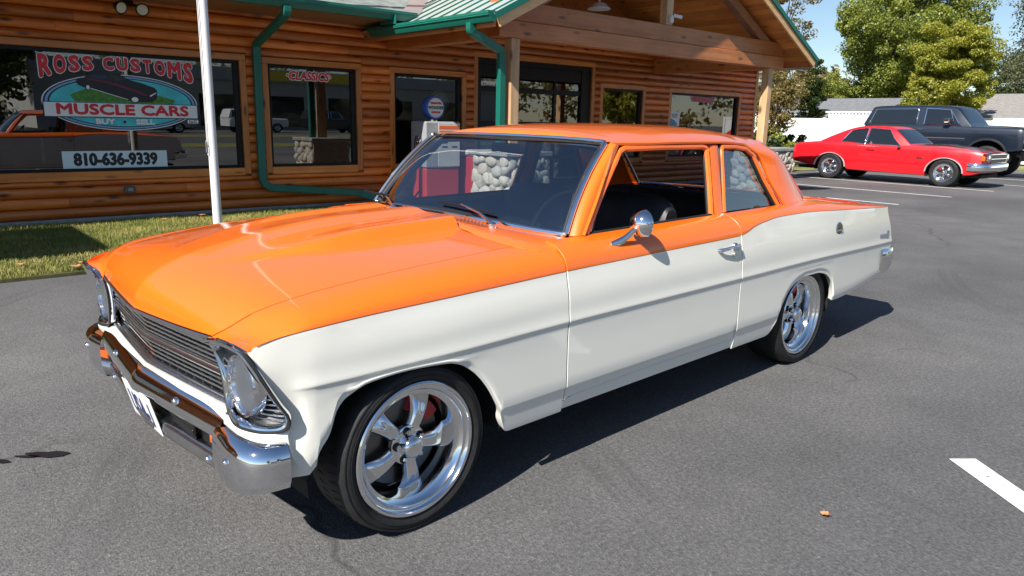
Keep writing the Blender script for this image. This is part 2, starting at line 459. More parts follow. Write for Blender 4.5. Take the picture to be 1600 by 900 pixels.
def hood():
    T = [0, .003, .008, .016]+[.026+(1-.026-.004)*(i/46) for i in range(47)]+[1.0]
    Vv = lin(-1, 1, 97)
    P = [[hood_point(t, v) for v in Vv] for t in T]
    return rim_panel(P, 1, [0]*96, .022, name='hood', parent=CAR, sharp=R(24))
HOOD = hood()
# rubber edge strip at the lip of the hood
mb = MB(); mb.tube([(p[0]-.001, p[1], p[2]-.010) for p in (hood_point(0, v) for v in lin(-.995, .995, 40))], .006, 6)
mb.build('hood_lip_trim', [BRIGHT], CAR)

# ---- windshield lines
def ws_bot(v):
    a = abs(v); return Vector((interp([(0, .800), (.36, .806), (.57, .825), (.716, .873)], a*.716), v*.716, interp([(0, .952), (.36, .949), (.57, .943), (.716, .935)], a*.716)))
def ws_top(v):
    a = abs(v); return Vector((interp([(0, 1.186), (.3, 1.192), (.5, 1.202), (.625, 1.214)], a*.625), v*.625, interp([(0, 1.318), (.3, 1.316), (.5, 1.312), (.625, 1.305)], a*.625)))
def ws_pt(t, v):
    p = ws_bot(v).lerp(ws_top(v), t); k = 4*t*(1-t); return Vector((p.x-.022*k, p.y, p.z+.014*k))
# ---- cowl between hood and windshield
def cowl():
    P = []
    fr = [(0, .612, .963), (.15, .612, .962), (.274, .609, .958), (.40, .598, .948), (.50, .578, .936), (.60, .567, .931), (.70, .569, .929), (.76, .585, .924), (.795, .625, .914), (.806, .68, .905), (.80, .72, .905)]
    for k in lin(-1, 1, 81):
        a = abs(k)*10; i = min(9, int(a)); f = a-i; q = [lerp(fr[i][m], fr[i+1][m], f) for m in range(3)]
        sg = 1 if k >= 0 else -1; bt = ws_bot(min(1, abs(k)*1.02)*sg*1.0); row = []
        A = Vector((q[1], q[0]*sg, q[2])); B = Vector((bt.x-.004, bt.y*1.012, bt.z-.006))
        for t in lin(0, 1, 9):
            p = A.lerp(B, t); p.z += .012*math.sin(math.pi*t)**.8; row.append(p)
        row[0].z -= .006
        P.append(row)
    P = [list(r) for r in zip(*P)]
    return rim_panel(P, 1, [0]*80, .016, name='cowl_panel', parent=CAR)
COWL = cowl()
mb = MB()
for sgn in (-1, 1):      # cowl vent: punched holes
    for i in range(4):
        for j in range(9):
            x = .635+.022*i; y = sgn*(.26+.024*j)
            mb.lathe([(.0052, 0), (.0052, .0012), (0, .0012)], 6, 'z', (x, y, .9675-.00003*0+.0005-.045*max(0, abs(y)-.30)))
mb.build('vent_hole', [BLACK], COWL, smooth=False)

# ---- roof and rear pillars
T_RC = [(1.19, 1.326), (1.24, 1.352), (1.32, 1.369), (1.5, 1.383), (1.8, 1.391), (2.1, 1.391), (2.45, 1.379), (2.65, 1.355), (2.74, 1.334)]
def roof_edge(t):      # from the windshield corner along the drip rail to the rear window corner
    return path3([(1.222, .632, 1.306), (1.45, .642, 1.306), (1.75, .645, 1.310), (2.1, .645, 1.309), (2.30, .643, 1.300), (2.45, .638, 1.284), (2.56, .622, 1.284), (2.64, .592, 1.297), (2.71, .540, 1.312)], 61)[round(t*60)]
REDGE = [roof_edge(i/60) for i in range(61)]
KP = 44                # index where the drip rail leaves the roof for the pillar
def roof():
    P = []
    for i in range(61):
        e = REDGE[i]; row = []
        xc = interp([(0, 1.196), (.15, 1.32), (.5, 1.78), (.8, 2.42), (1, 2.745)], i/60)
        for v in lin(-1, 1, 49):
            a = abs(v); w = a**2.0*.45+a**5*.55
            tp = ws_top(v); xfront = tp.x+.010
            x = lerp(xc, e.x, a**3) if i else xfront
            if i and i < 8: x = lerp(xfront, x, sm(0, 8, i))
            zc = interp(T_RC, xc)
            z = lerp(zc, e.z, w)
            if i == 0: z = tp.z+.006
            elif i < 5: z = lerp(tp.z+.006, z, sm(0, 5, i)**.6)
            row.append((x, v*e.y, z))
        P.append(row)
    mb = MB(); mb.grid(P)
    # pillars share the last stretch of the roof edge
    for s in (-1, 1):
        top = [P[i][48 if s > 0 else 0] for i in range(KP, 61)]; n = len(top)
        F = path3([top[0], (2.475, s*.655, 1.235), (2.56, s*.697, 1.09), (2.655, s*.742, .958)], 17)
        B = path3([top[-1], (2.80, s*.598, 1.245), (2.95, s*.632, 1.12), (3.13, s*.655, .958)], 17)
        G = []
        for k in range(17):
            t = k/16; row = []
            for i in range(n):
                u = i/(n-1); base = Vector(F[k]).lerp(Vector(B[k]), u)
                tt = Vector(top[i])-Vector(top[0]).lerp(Vector(top[-1]), u); base += tt*(1-t)
                base.y += s*.030*math.sin(math.pi*u)*sm(0, .25, t); row.append(base)
            G.append(row)
        mb.grid(G, flip=s > 0)
    o = mb.build('roof', [ORANGE], CAR, sharp=R(50), merge=.0004)
    return o
ROOF = roof()
for s in (-1, 1):
    mb = MB(); pr = [(0, 0), (.012, -.003), (.013, .004), (.004, .009)]
    pts = [Vector((p.x, p.y*s, p.z)) for p in REDGE[:KP+1]]
    tail = path3([(REDGE[KP].x, REDGE[KP].y*s, REDGE[KP].z), (2.485, s*.660, 1.235), (2.57, s*.702, 1.09), (2.665, s*.750, .962)], 12)
    mb.tube([(p[0], p[1]+s*.006, p[2]-.002) for p in path3([(.925, s*.752, .938), (1.05, s*.715, 1.09), (1.215, s*.648, 1.296)], 10)]+[(p[0], p[1]+s*.008, p[2]-.001) for p in pts]+[(p[0], p[1]+s*.006, p[2]) for p in tail[1:]], .0085, 6)
    mb.build('drip_rail', [ORANGE], CAR)
    # A pillar
    W = [ws_pt(t, s) for t in lin(0, 1, 14)]; D = path3([(.948, s*.746, .932), (1.09, s*.704, 1.10), (1.262, s*.650, 1.296)], 14); P = []
    for i in range(14):
        a = W[i]+Vector((.004, s*.004, 0)); b = Vector(D[i]); row = []
        for t in lin(0, 1, 7):
            p = a.lerp(b, t); k = math.sin(math.pi*t); p += Vector((-.012, s*.020, .004))*k; row.append((p.x, abs(p.y), p.z))
        P.append(row)
    rim_panel(P, s, [0]*6, .018, name='windshield_pillar', parent=CAR)
    # B pillar
    P = [[[lerp(1.957, 2.000, t)+u*.075, lerp(.742, .652, t)+.006*math.sin(math.pi*u), lerp(.945, 1.292, t)] for u in lin(0, 1, 5)] for t in lin(0, 1, 8)]
    rim_panel(P, s, [0]*4, .03, name='centre_pillar', parent=CAR)
    # window frames
    def frame(pts, name, par, mat, r=.013, closed=True):
        mb = MB(); mb.tube(pts, r, 8, closed=closed); return mb.build(name, [mat], par)
    dw = [(.965, .736, .934), (1.10, .700, 1.105), (1.262, .652, 1.268), (1.30, .648, 1.282), (1.6, .645, 1.288), (1.93, .647, 1.287), (1.968, .652, 1.278), (1.955, .690, 1.12), (1.925, .738, .947)]
    DW = [(x, s*y, z) for x, y, z in dw]
    fr = []
    for i in range(len(DW)-1): fr += [Vector(DW[i]).lerp(Vector(DW[i+1]), t) for t in lin(0, 1, 8)[:-1]]
    fr.append(Vector(DW[-1])); frame(fr, 'window_frame', DOORS[s], ORANGE, .015, False)
    frame([(p[0], p[1]-s*.010, p[2]) for p in fr], 'window_seal', DOORS[s], SEAL, .016, False)
    qw = [(2.055, .732, .952), (2.095, .662, 1.268), (2.115, .650, 1.284), (2.25, .648, 1.284), (2.36, .648, 1.272), (2.43, .656, 1.238), (2.52, .690, 1.10), (2.618, .738, .957)]
    QW = [(x, s*y, z) for x, y, z in qw]; fq = []
    for i in range(len(QW)-1): fq += [Vector(QW[i]).lerp(Vector(QW[i+1]), t) for t in lin(0, 1, 8)[:-1]]
    fq.append(Vector(QW[-1])); frame(fq, 'window_frame', QUARTERS[s], ORANGE, .014, False)
    frame([(p[0]-.004, p[1]-s*.010, p[2]) for p in fq], 'window_seal', QUARTERS[s], SEAL, .017, False)
    # panes (rear quarter pane; door pane wound up)
    for nm, poly, par in (('window_pane', qw, QUARTERS[s]),):
        mb = MB(); n = len(poly); c = [(x, s*(y-.018), z) for x, y, z in poly]
        mb.add(c, [tuple(range(n))]); mb.build(nm, [CARGLASS], par, smooth=False)
    # belt weatherstrip
    frame([(x, s*.742, belt(x)[1]+.002) for x in lin(.96, 1.94, 12)], 'belt_strip', DOORS[s], SEAL, .007, False)
# ---- windshield, trim
mb = MB(); mb.grid([[ws_pt(t, v) for v in lin(-1, 1, 33)] for t in lin(0, 1, 17)]); WS = mb.build('windshield', [CARGLASS], CAR, recalc=False)
loop = [ws_pt(0, v) for v in lin(-.985, .985, 40)]+[ws_pt(t, 1) for t in lin(.02, .98, 16)]+[ws_pt(1, v) for v in lin(.985, -.985, 36)]+[ws_pt(t, -1) for t in lin(.98, .02, 16)]
mb = MB(); mb.tube([p+Vector((-.010, 0, .004)) for p in loop], .0135, 8, closed=True, sq=(1, .8)); mb.build('windshield_trim', [CHROME], CAR)
mb = MB()
cen = Vector((.98, 0, 1.14)); mb.tube([p+(cen-p).normalized()*.022+Vector((-.004, 0, .002)) for p in loop], .008, 6, closed=True); mb.build('windshield_gasket', [SEAL], CAR)
# ---- rear window
rb = lambda t, v: Vector((lerp(2.745, 3.15, t)-.05*(1-abs(v))*0+lerp(-.03, -.015, t)*abs(v)**3, v*lerp(.545, .64, t), lerp(1.322, .965, t)+.01*math.sin(math.pi*t)-lerp(.026, .006, t)*v*v))
mb = MB(); mb.grid([[rb(t, v) for v in lin(-1, 1, 25)] for t in lin(0, 1, 11)]); mb.build('rear_window', [CARGLASS], CAR, recalc=False)
loop = [rb(0, v) for v in lin(-.98, .98, 20)]+[rb(t, 1) for t in lin(.03, .97, 10)]+[rb(1, v) for v in lin(.98, -.98, 20)]+[rb(t, -1) for t in lin(.97, .03, 10)]
mb = MB(); mb.tube(loop, .012, 8, closed=True); mb.build('rear_window_trim', [CHROME], CAR)
# ---- trunk lid and tail
P = [[(x, v*.655, interp([(3.0, .966), (3.15, .964), (3.4, .944), (3.8, .906), (3.99, .882)], x)+.014*(1-v*v)) for v in lin(-1, 1, 31)] for x in lin(3.14, 3.995, 24)]
rim_panel(P, 1, [0]*30, .02, name='trunk_lid', parent=CAR)
P = []
for k in lin(-1, 1, 31):
    row = []
    for z in lin(.868, .40, 9):
        w = interp([(.39, .0), (.5, .085), (.60, .105), (.70, .075), (.87, .0), (.9, -.006)], z)
        row.append((3.994+w, k*interp([(.39, .82), (.6, .855), (.885, .83)], z), z))
    P.append(row)
rim_panel(P, 1, [0]+[1]*7, .02, name='tail_panel', parent=CAR)
for s in (-1, 1):
    mb = MB(); mb.box(4.06, 4.10, s*.56, s*.74, .655, .80, .012); tl = mb.build('tail_lamp', [CHROME], CAR)
    mb = MB(); mb.box(4.085, 4.106, s*.575, s*.725, .67, .785, .008); mb.build('lens', [LENS_RED], tl)
# ---- bumpers
def bumper_front():
    """bar with a shallow V in plan, deep wrapped ends"""
    def bar_x(y): return -.606+.064*(abs(y)/.62)**1.05
    prof = [(.030, .494), (.014, .502), (.0, .500), (-.012, .490), (-.022, .474), (-.030, .455), (-.034, .438), (-.031, .423), (-.020, .414), (.0, .411), (.02, .411)]
    P = [[(bar_x(y)+dx, y, z) for dx, z in prof] for y in lin(-.625, .625, 41)]
    mb = MB(); mb.grid(P)
    # end caps of the bar are hidden in the end blocks
    o = mb.build('front_bumper', [CHROME], CAR, sharp=R(60)); return o
FB = bumper_front()
mb = MB()
P = [[(-.608+.057*(abs(y)/.62)**1.08+dx, y, z) for dx, z in ((.05, .345), (.012, .348), (-.002, .340), (-.004, .310), (.006, .282), (.03, .275))] for y in lin(-.63, .63, 31)]
mb.grid(P); mb.build('lower_bar', [BRIGHT], FB, sharp=R(60))
mb = MB(); mb.box(-.545, -.53, -.60, .60, .325, .435, 0); mb.build('slot_backing', [BLACK], FB, smooth=False)
for s in (-1, 1):
    # wrapped end: path round the corner, tall section
    path = [(-.583, .600), (-.592, .66), (-.598, .73), (-.595, .785), (-.580, .832), (-.550, .864), (-.510, .880), (-.470, .884)]
    path = path3([(x, y, 0) for x, y in path], 26)
    mb = MB(); P = []
    for i, p in enumerate(path):
        t = i/25; nx = path[min(i+1, 25)]-path[max(i-1, 0)]; n = Vector((-nx.y, nx.x, 0)).normalized()*-1   # outward in plan
        if n.x > 0 and i < 8: n = -n
        n = Vector((nx.y*-1, nx.x, 0)).normalized()
        if n.x > .2 or (n.x > -.2 and n.y < 0): n = -n
        row = []; zt = lerp(.470, .466, t); zb = lerp(.285, .325, sm(.1, .9, t))
        for d, z in ((-.085, zt+.002), (-.060, zt+.006), (-.034, zt+.003), (-.012, zt-.010), (-.001, zt-.028), (.004, zt-.050), (.004, lerp(zt, zb, .62)), (.000, lerp(zt, zb, .80)), (-.002, lerp(zt, zb, .81)), (-.012, zb+.004), (-.03, zb)):
            q = p+n*d; row.append((q.x, q.y*s, z))
        P.append(row)
    mb.grid(P); mb.build('bumper_end', [CHROME], FB, sharp=R(40))
    # inner return face closes the end block
    q = P[0]; mb = MB(); mb.add(list(q)+[(-.50, q[-1][1], q[-1][2]), (-.50, q[0][1], q[0][2])], [tuple(range(len(q)+2))]); mb.build('bumper_return', [CHROME], FB, smooth=False)
    for (x, y, z, ax) in ((-.597, .33, .466, 'x'), (-.565, .50, .312, 'x'), (-.600, .74, .400, 'x')):
        mb = MB(); mb.lathe([(.0, -.012), (.009, -.010), (.014, -.004), (.015, .004)], 14, ax, (x, s*y, z)); mb.build('bumper_bolt', [CHROME], FB)
    mb = MB(); mb.box(-.548, -.534, s*.47, s*.588, .352, .412, .008); mb.build('parking_lamp', [AMBER], FB)
    mb = MB(); mb.box(-.575, -.563, s*.20, s*.41, .352, .412, .004); mb.box(-.578, -.573, s*.20, s*.41, .374, .384, .002); mb.build('grille_insert', [BLACK], FB)
# licence plate
mb = MB(); PM = Matrix.Translation((-.612, -.012, .355)) @ Matrix.Rotation(R(-14), 4, 'Y'); mb.box(-.0025, .0025, -.1525, .1525, -.076, .076, .002, mat=PM); PL = mb.build('licence_plate', [simple('plate_white', (.78, .78, .76), .35)], CAR)
def text_obj(txt, name, mat, size, M, parent=None, extrude=.001, offset=0, align='CENTER', sx=1.0, shear=0, space=1.0, bold=0.0):
    cu = bpy.data.curves.new(name, 'FONT'); cu.body = txt; cu.size = size; cu.extrude = extrude; cu.offset = offset
    cu.align_x = align; cu.align_y = 'CENTER'; cu.resolution_u = 3; cu.shear = shear; cu.space_character = space
    ob = bpy.data.objects.new(name, cu); COL.objects.link(ob); dg = bpy.context.evaluated_depsgraph_get()
    me = bpy.data.meshes.new_from_object(ob.evaluated_get(dg)); bpy.data.objects.remove(ob); bpy.data.curves.remove(cu)
    if bold:
        V = [v.co.copy() for v in me.vertices]; F = [tuple(p.vertices) for p in me.polygons]; V2 = []; F2 = []
        for i, (dx, dy) in enumerate(((0, 0), (-1, 0), (1, 0), (0, 1), (0, -1), (-.7, .7), (.7, .7), (-.7, -.7), (.7, -.7))):
            F2 += [tuple(k+len(V2) for k in f) for f in F]; V2 += [v+Vector((dx*bold/sx, dy*bold, .00012*i)) for v in V]
        me = bpy.data.meshes.new(name); me.from_pydata(V2, [], F2)
    me.transform(M @ Matrix.Diagonal((sx, 1, 1, 1))); me.materials.clear(); me.materials.append(mat); me.name = name
    return add_obj(name, me, parent)
# faces -x : text right = -y ; up = z
MX = PM @ Matrix(((0, 0, -1, -.0032), (-1, 0, 0, 0), (0, 1, 0, -.012), (0, 0, 0, 1)))
text_obj('USA-1', 'plate_letters', simple('plate_blue', (.02, .03, .12), .4), .125, MX, PL, .0006, .004, sx=.74)
# white panel between grille and bumper, wrapping under the lamps to the fenders
P = []
plan = [(0, -.606), (.3, -.580), (.60, -.556), (.70, -.556), (.77, -.545), (.82, -.522), (.850, -.488), (.858, -.462)]
back = [(0, -.540), (.3, -.520), (.58, -.492), (.64, -.500), (.70, -.520), (.77, -.505), (.82, -.475), (.850, -.455), (.858, -.448)]
for y in sorted(set(lin(-.858, .858, 61)+[-.80, -.83, -.84, .80, .83, .84])):
    a = abs(y); xb = interp(plan, a); xg = interp(back, a); zt = interp([(0, .508), (.58, .508), (.66, .500), (.78, .497), (.858, .503)], a)
    P.append([(xg, y, zt), (lerp(xg, xb, .55), y, zt-.003), (xb+.004, y, zt-.008), (xb, y, zt-.016), (xb+.001, y, zt-.03), (xb+.006, y, .44), (xb+.018, y, .40), (xb+.05, y, .355)])
rim_panel(P, 1, [1]*7, .012, name='front_apron', parent=CAR)
# ---- grille
def gx(y, z):      # grille plane
    return -.594+.056*(abs(y)/.58)**1.1+(.712-z)*.14+.012
GR = None
mb = MB()
P = [[(gx(y, z)+.07, y, z) for z in (.50, .71)] for y in lin(-.62, .62, 21)]; mb.grid(P); GR = mb.build('grille', [BLACK], CAR)
mb = MB()
for z in (.540, .558, .576, .592, .636, .653, .670, .687): mb.tube([(gx(y, z)+.004, y, z) for y in lin(-.555, .555, 31)], .0040, 6)
for k in range(-9, 10):
    y = k*.060
    for z0, z1 in ((.530, .600), (.626, .695)): mb.tube([(gx(y, z0)+.010, y, z0), (gx(y, z1)+.010, y, z1)], .0030, 5)
mb.build('grille_mesh', [ALLOY], GR)
mb = MB()
for z in (.706, .522): mb.sweep([(gx(y, z)-.002, y, z) for y in lin(-.585, .585, 31)], [(-.010, -.006), (.012, -.006), (.012, .006), (-.010, .006)])
for z in (.602, .624): mb.tube([(gx(y, z)-.002, y, z) for y in lin(-.575, .575, 31)], .006, 8)
mb.build('grille_frame', [BRIGHT], GR)
mb = MB(); mb.sweep([(gx(y, .613)+.003, y, .613) for y in lin(-.57, .57, 31)], [(-.004, -.005), (.004, -.005), (.004, .005), (-.004, .005)]); mb.build('grille_bar', [simple('dull_red_trim', (.26, .13, .12), .3, .8)], GR)
mb = MB(); mb.sweep([(gx(y, .51)-.012, y, .510) for y in lin(-.60, .60, 31)], [(-.014, -.008), (.014, -.010), (.016, .004), (-.006, .008)]); mb.build('lower_moulding', [BRIGHT], GR)
# ---- headlamps: bezel, lens and the ribbed corner
for s in (-1, 1):
    OL = [(-.558, .558, .722), (-.571, .62, .743), (-.574, .70, .756), (-.570, .77, .757), (-.562, .816, .748), (-.542, .841, .705), (-.517, .855, .650), (-.487, .864, .590), (-.464, .868, .550), (-.461, .864, .521), (-.480, .848, .503), (-.522, .80, .498), (-.550, .72, .498), (-.541, .645, .505), (-.535, .610, .53), (-.536, .590, .62), (-.546, .570, .69)]
    N = len(OL); dense = []
    for i in range(N):      # closed Catmull-Rom
        p0, p1, p2, p3 = (Vector(OL[(i+k) % N]) for k in (-1, 0, 1, 2))
        for t_ in (0, .2, .4, .6, .8): dense.append(.5*((2*p1)+(p2-p0)*t_+(2*p0-5*p1+4*p2-p3)*t_*t_+(3*p1-p0-3*p2+p3)*t_**3))
    cen = Vector((-.530, .712, .612))
    def nrm_(p): return Vector((-1, .9*sm(.74, .86, p.y), .15)).normalized()
    P = []
    for p in dense+[dense[0]]:
        inn = (cen-p); n_ = nrm_(p); inn = (inn-n_*inn.dot(n_)).normalized()
        R_ = [p-n_*.022, p+n_*.002, p+inn*.004+n_*.006, p+inn*.011+n_*.005, p+inn*.016-n_*.004, p+inn*.018-n_*.030]
        P.append([(q.x, q.y*s, q.z) for q in R_])
    mb = MB(); mb.grid(P, flip=s > 0); BZ = mb.build('headlamp_bezel', [CHROME], CAR, sharp=R(50))
    mb = MB(); mb.tube([Vector((p.x, p.y*s, p.z))+Vector((nrm_(p).x, nrm_(p).y*s, nrm_(p).z))*.001+Vector((0, (p.y-cen.y)*s, p.z-cen.z)).normalized()*.004 for p in dense], .0045, 6, closed=True); mb.build('bezel_gasket', [SEAL], BZ)
    fl = [p+(cen-p).normalized()*.010-nrm_(p)*.026 for p in dense]
    mb = MB(); mb.add([(p.x, p.y*s, p.z) for p in fl]+[(-.480, .712*s, .612)], [(i, (i+1) % len(fl), len(fl)) for i in range(len(fl))]); mb.build('bezel_floor', [BLACK], BZ, smooth=False)
    def fx(y, z): return interp([(.55, -.548), (.72, -.540), (.79, -.527), (.83, -.505), (.868, -.455)], y)+(.76-z)*.19*sm(.60, .86, y)+.004
    mb = MB()
    for k in range(8):
        z = .520+k*.017
        ya = interp([(.51, .66), (.545, .75), (.60, .795), (.66, .80)], z); yb_ = interp([(.515, .825), (.55, .840), (.60, .828), (.65, .812)], z)
        mb.tube([(fx(y, z), y*s, z) for y in lin(ya, yb_, 7)], .0026, 5)
    mb.build('bezel_rib', [BRIGHT], BZ)
    mb = MB()
    for k in range(6):
        z = .56+k*.022; mb.tube([(-.528, .592*s, z), (-.530, .630*s, z)], .0022, 5)
    mb.build('inner_rib', [BRIGHT], BZ)
    c = (-.523, .708*s, .612)
    mb = MB(); mb.lathe([(.096, .028), (.098, .0), (.095, -.009), (.090, -.007), (.087, .006)], 40, 'x', c); mb.build('headlamp_ring', [CHROME], BZ)
    mb = MB(); mb.lathe([(.0, .055), (.03, .052), (.06, .040), (.08, .016), (.088, .002)], 36, 'x', c); mb.lathe([(.012, .03), (.012, .008), (0, .006)], 12, 'x', c); mb.build('headlamp_reflector', [simple('lamp_silver', (.92, .93, .95), .22, 1.0)], BZ)
    mb = MB(); mb.lathe([(.0, -.020), (.01, -.0198), (.02, -.0193), (.03, -.0185), (.04, -.0172), (.05, -.0157), (.06, -.014), (.07, -.0100), (.08, -.005), (.088, .001)], 72, 'x', c)
    mb.V = [(x_+.0011*math.sin(y_*330), y_, z_) for x_, y_, z_ in mb.V]; mb.build('headlamp_lens', [CLEAR], BZ)
    # chrome eyebrow along the fender lip
    mb = MB(); mb.tube(path3([(-.566, s*.552, .722), (-.572, s*.62, .744), (-.574, s*.70, .757), (-.570, s*.77, .759), (-.556, s*.822, .748)], 24), .0075, 8); mb.build('eyebrow_trim', [CHROME], BZ)
# ---- rear bumper
mb = MB()
path = path3([(3.93, .868, 0), (4.02, .885, 0), (4.12, .872, 0), (4.19, .82, 0), (4.215, .70, 0), (4.225, .3, 0), (4.225, 0, 0)], 40)
full = [(p.x, -p.y) for p in path]+[(p.x, p.y) for p in reversed(path[:-1])]
P = []
for i, (x, y) in enumerate(full):
    a = full[max(i-1, 0)]; b = full[min(i+1, len(full)-1)]; n = Vector((b[1]-a[1], -(b[0]-a[0]), 0)).normalized()
    P.append([(x+n.x*d, y+n.y*d, z) for d, z in ((-.03, .582), (.0, .580), (.012, .56), (.012, .50), (.004, .45), (-.012, .405), (-.04, .40))])
mb.grid(P); mb.build('rear_bumper', [CHROME], CAR, sharp=R(50))
# ---- under body, wheel housings
mb = MB()
mb.box(-.36, 3.95, -.60, .60, .23, .27); mb.box(-.40, .60, -.66, -.60, .36, .80); mb.box(-.40, .60, .60, .66, .36, .80)
mb.box(.58, .62, -.74, .74, .25, .90); mb.box(.50, 2.42, -.80, .80, .25, .275); mb.box(2.44, 3.3, -.66, -.60, .25, .90); mb.box(2.44, 3.3, .60, .66, .25, .90); mb.box(3.3, 3.95, -.78, .78, .36, .40)
mb.box(-.48, -.46, -.70, .70, .40, .70)
for s in (-1, 1):
    for xc in (0, 2.815):
        P = [[(xc+.40*math.cos(a), s*y, .30+.335*math.sin(a)) for y in (.60, .84)] for a in lin(-.15, math.pi+.15, 22)]
        mb.grid(P)
mb.build('underbody', [DARK], CAR, smooth=False)
# ---- cabin
mb = MB(); mb.box(.62, 2.9, -.70, .70, .29, .33); mb.box(.70, 2.6, -.742, -.70, .30, .925, .01); mb.box(.70, 2.6, .70, .742, .30, .925, .01)
mb.box(2.62, 3.15, -.62, .62, .88, .93, .01); mb.build('cabin_trim', [TRIMBLK], CAR)
mb = MB(); P = []
for y in lin(-.70, .70, 21):
    P.append([(.70, y, .925), (.86, y, .935), (1.0, y, .925), (1.035, y, .90), (1.03, y, .82), (.98, y, .70), (.95, y, .62)])
mb.grid(P); mb.build('dashboard', [TRIMBLK], CAR)
P = [[(x, v*(.60), interp(T_RC, x)-.03-.05*abs(v)**3) for v in lin(-1, 1, 15)] for x in lin(1.20, 2.66, 14)]
mb = MB(); mb.grid(P); mb.build('headliner', [TRIMBLK], CAR)
def seat(name, x0, y0, y1, zt, lean=.22, hb=.58):
    mb = MB(); W = y1-y0
    def pad(cx, cz, L, H, ang, y0, y1):
        M = Matrix.Translation((cx, 0, cz)) @ Matrix.Rotation(ang, 4, 'Y')
        n = 14; P = []
        for k in range(n+1):
            y = lerp(y0, y1, k/n); e = 1-abs(2*k/n-1)**6*.25; row = []
            for q in range(16):
                a = 2*math.pi*q/16; ca, sa = math.cos(a), math.sin(a)
                row.append(M @ Vector((L/2*e*abs(ca)**.5*(1 if ca > 0 else -1), y, H/2*e*abs(sa)**.5*(1 if sa > 0 else -1))))
            row.append(row[0]); P.append(row)
        mb.grid(P); c0 = [p for p in P[0][:-1]]; c1 = [p for p in P[-1][:-1]]; mb.add(c0, [tuple(range(16))]); mb.add(c1, [tuple(range(15, -1, -1))])
    pad(x0, .50, .52, .16, -.08, y0, y1); pad(x0+.30, .50+hb/2, .15, hb, lean, y0, y1)
    return mb.build(name, [TRIMBLK], CAR, sharp=R(60))
for y0, y1 in ((-.60, -.08), (.08, .60)): seat('front_seat', 1.45, y0, y1, 0, .20, .54)
seat('rear_seat', 2.32, -.60, .60, 0, .30, .50)
mb = MB(); c = Matrix.Translation((1.22, -.36, .90)) @ Matrix.Rotation(R(-62), 4, 'Y')
mb.tube([c @ Vector((.185*math.cos(a), .185*math.sin(a), 0)) for a in lin(0, 2*math.pi, 37)[:-1]], .0125, 8, closed=True)
for a in (0, R(120), R(240)): mb.tube([c @ Vector((0, 0, -.03)), c @ Vector((.18*math.cos(a), .18*math.sin(a), 0))], .009, 6)
mb.tube([c @ Vector((0, 0, -.02)), c @ Vector((0, 0, -.35))], .03, 10); mb.build('steering_wheel', [BLACK], CAR)
mb = MB(); mb.tube([(1.17, 0, 1.325), (1.19, 0, 1.275)], .006, 6); mb.box(1.175, 1.20, -.115, .115, 1.235, 1.285, .010); mb.build('rear_view_mirror', [BLACK], CAR)
# ---- wipers
for y0, y1, yp in ((-.44, .02, -.44), (.20, .66, .30)):
    piv = Vector((.700, yp, .955))
    tip = Vector((ws_pt(.075, (yp+.34)/.70).x-.012, yp+.34, ws_pt(.075, (yp+.34)/.70).z+.020))
    mb = MB(); mb.lathe([(.018, -.01), (.018, .012), (.012, .02), (0, .022)], 14, 'z', piv)
    mb.tube([piv+Vector((0, 0, .014)), piv.lerp(tip, .4)+Vector((0, 0, .022)), tip+Vector((-.004, 0, .008))], [.009, .006, .004], 6); WP = mb.build('wiper', [CHROME], CAR)
    b0 = tip+Vector((.0, -.22, -.012)); b1 = tip+Vector((.004, .18, .004))
    mb = MB(); mb.tube([b0, b0.lerp(b1, .5)+Vector((-.003, 0, .005)), b1], .0055, 6); mb.build('wiper_blade', [BLACK], WP)
# ---- door mirror, handles, badges
for s in (-1,):
    D = DOORS[s]
    mb = MB(); base = path3([(1.015, -.832, .900), (1.05, -.838, .905), (1.095, -.848, .925), (1.140, -.862, .962)], 12)
    mb.tube(base, [.011, .014, .016, .017, .017, .016, .015, .014, .013, .012, .011, .010], 10, sq=(1, .75)); MI = mb.build('door_mirror', [CHROME], D)
    mb = MB(); M = Matrix.Translation((1.175, -.868, .980)) @ Matrix.Rotation(R(-10), 4, 'Z')
    pr = [(0, -.050), (.025, -.047), (.042, -.036), (.055, -.018), (.060, 0), (.061, .008), (.057, .012), (.0, .012)]; b = MB(); b.lathe(pr, 32, 'x')
    mb.add([M @ Vector(v) for v in b.V], b.F); mb.build('mirror_head', [CHROME], MI)
for s in (-1, 1):
    D = DOORS[s]
    mb = MB(); mb.tube(path3([(1.790, s*.868, .796), (1.80, s*.890, .800), (1.90, s*.902, .808), (1.965, s*.898, .810), (1.975, s*.876, .806)], 14), [.010]*3+[.0085]*8+[.011]*3, 8, sq=(1, .7))
    mb.lathe([(.018, 0), (.018, .012), (.010, .018), (0, .018)], 14, 'y', (1.935, s*.878, .808), sgn=s); mb.build('door_handle', [CHROME], D)
    mb = MB(); mb.lathe([(.013, 0), (.013, .010), (.009, .013), (0, .011)], 16, 'y', (1.93, s*.884, .768), sgn=s); mb.build('door_lock', [CHROME], D)
mb = MB(); c = (3.165, -.872, .782); mb.lathe([(.050, -.004), (.052, .006), (.044, .012), (.040, .008)], 28, 'y', c, sgn=-1); FC = mb.build('fuel_cap', [CHROME], QUARTERS[-1])
mb = MB(); mb.lathe([(.042, .0), (.040, .009), (.02, .012), (0, .013)], 24, 'y', c, sgn=-1); mb.build('fuel_cap_badge', [simple('dark_gold', (.30, .24, .08), .25, 1.0)], FC)
mb = MB(); mb.box(3.12, 3.21, -.888, -.882, .776, .788, .003); mb.build('fuel_cap_grip', [CHROME], FC)
mb = MB(); mb.box(3.86, 4.0, -.876, -.862, .672, .690, .003); mb.box(3.985, 4.02, -.874, -.858, .660, .708, .004); mb.build('quarter_badge', [CHROME], QUARTERS[-1])
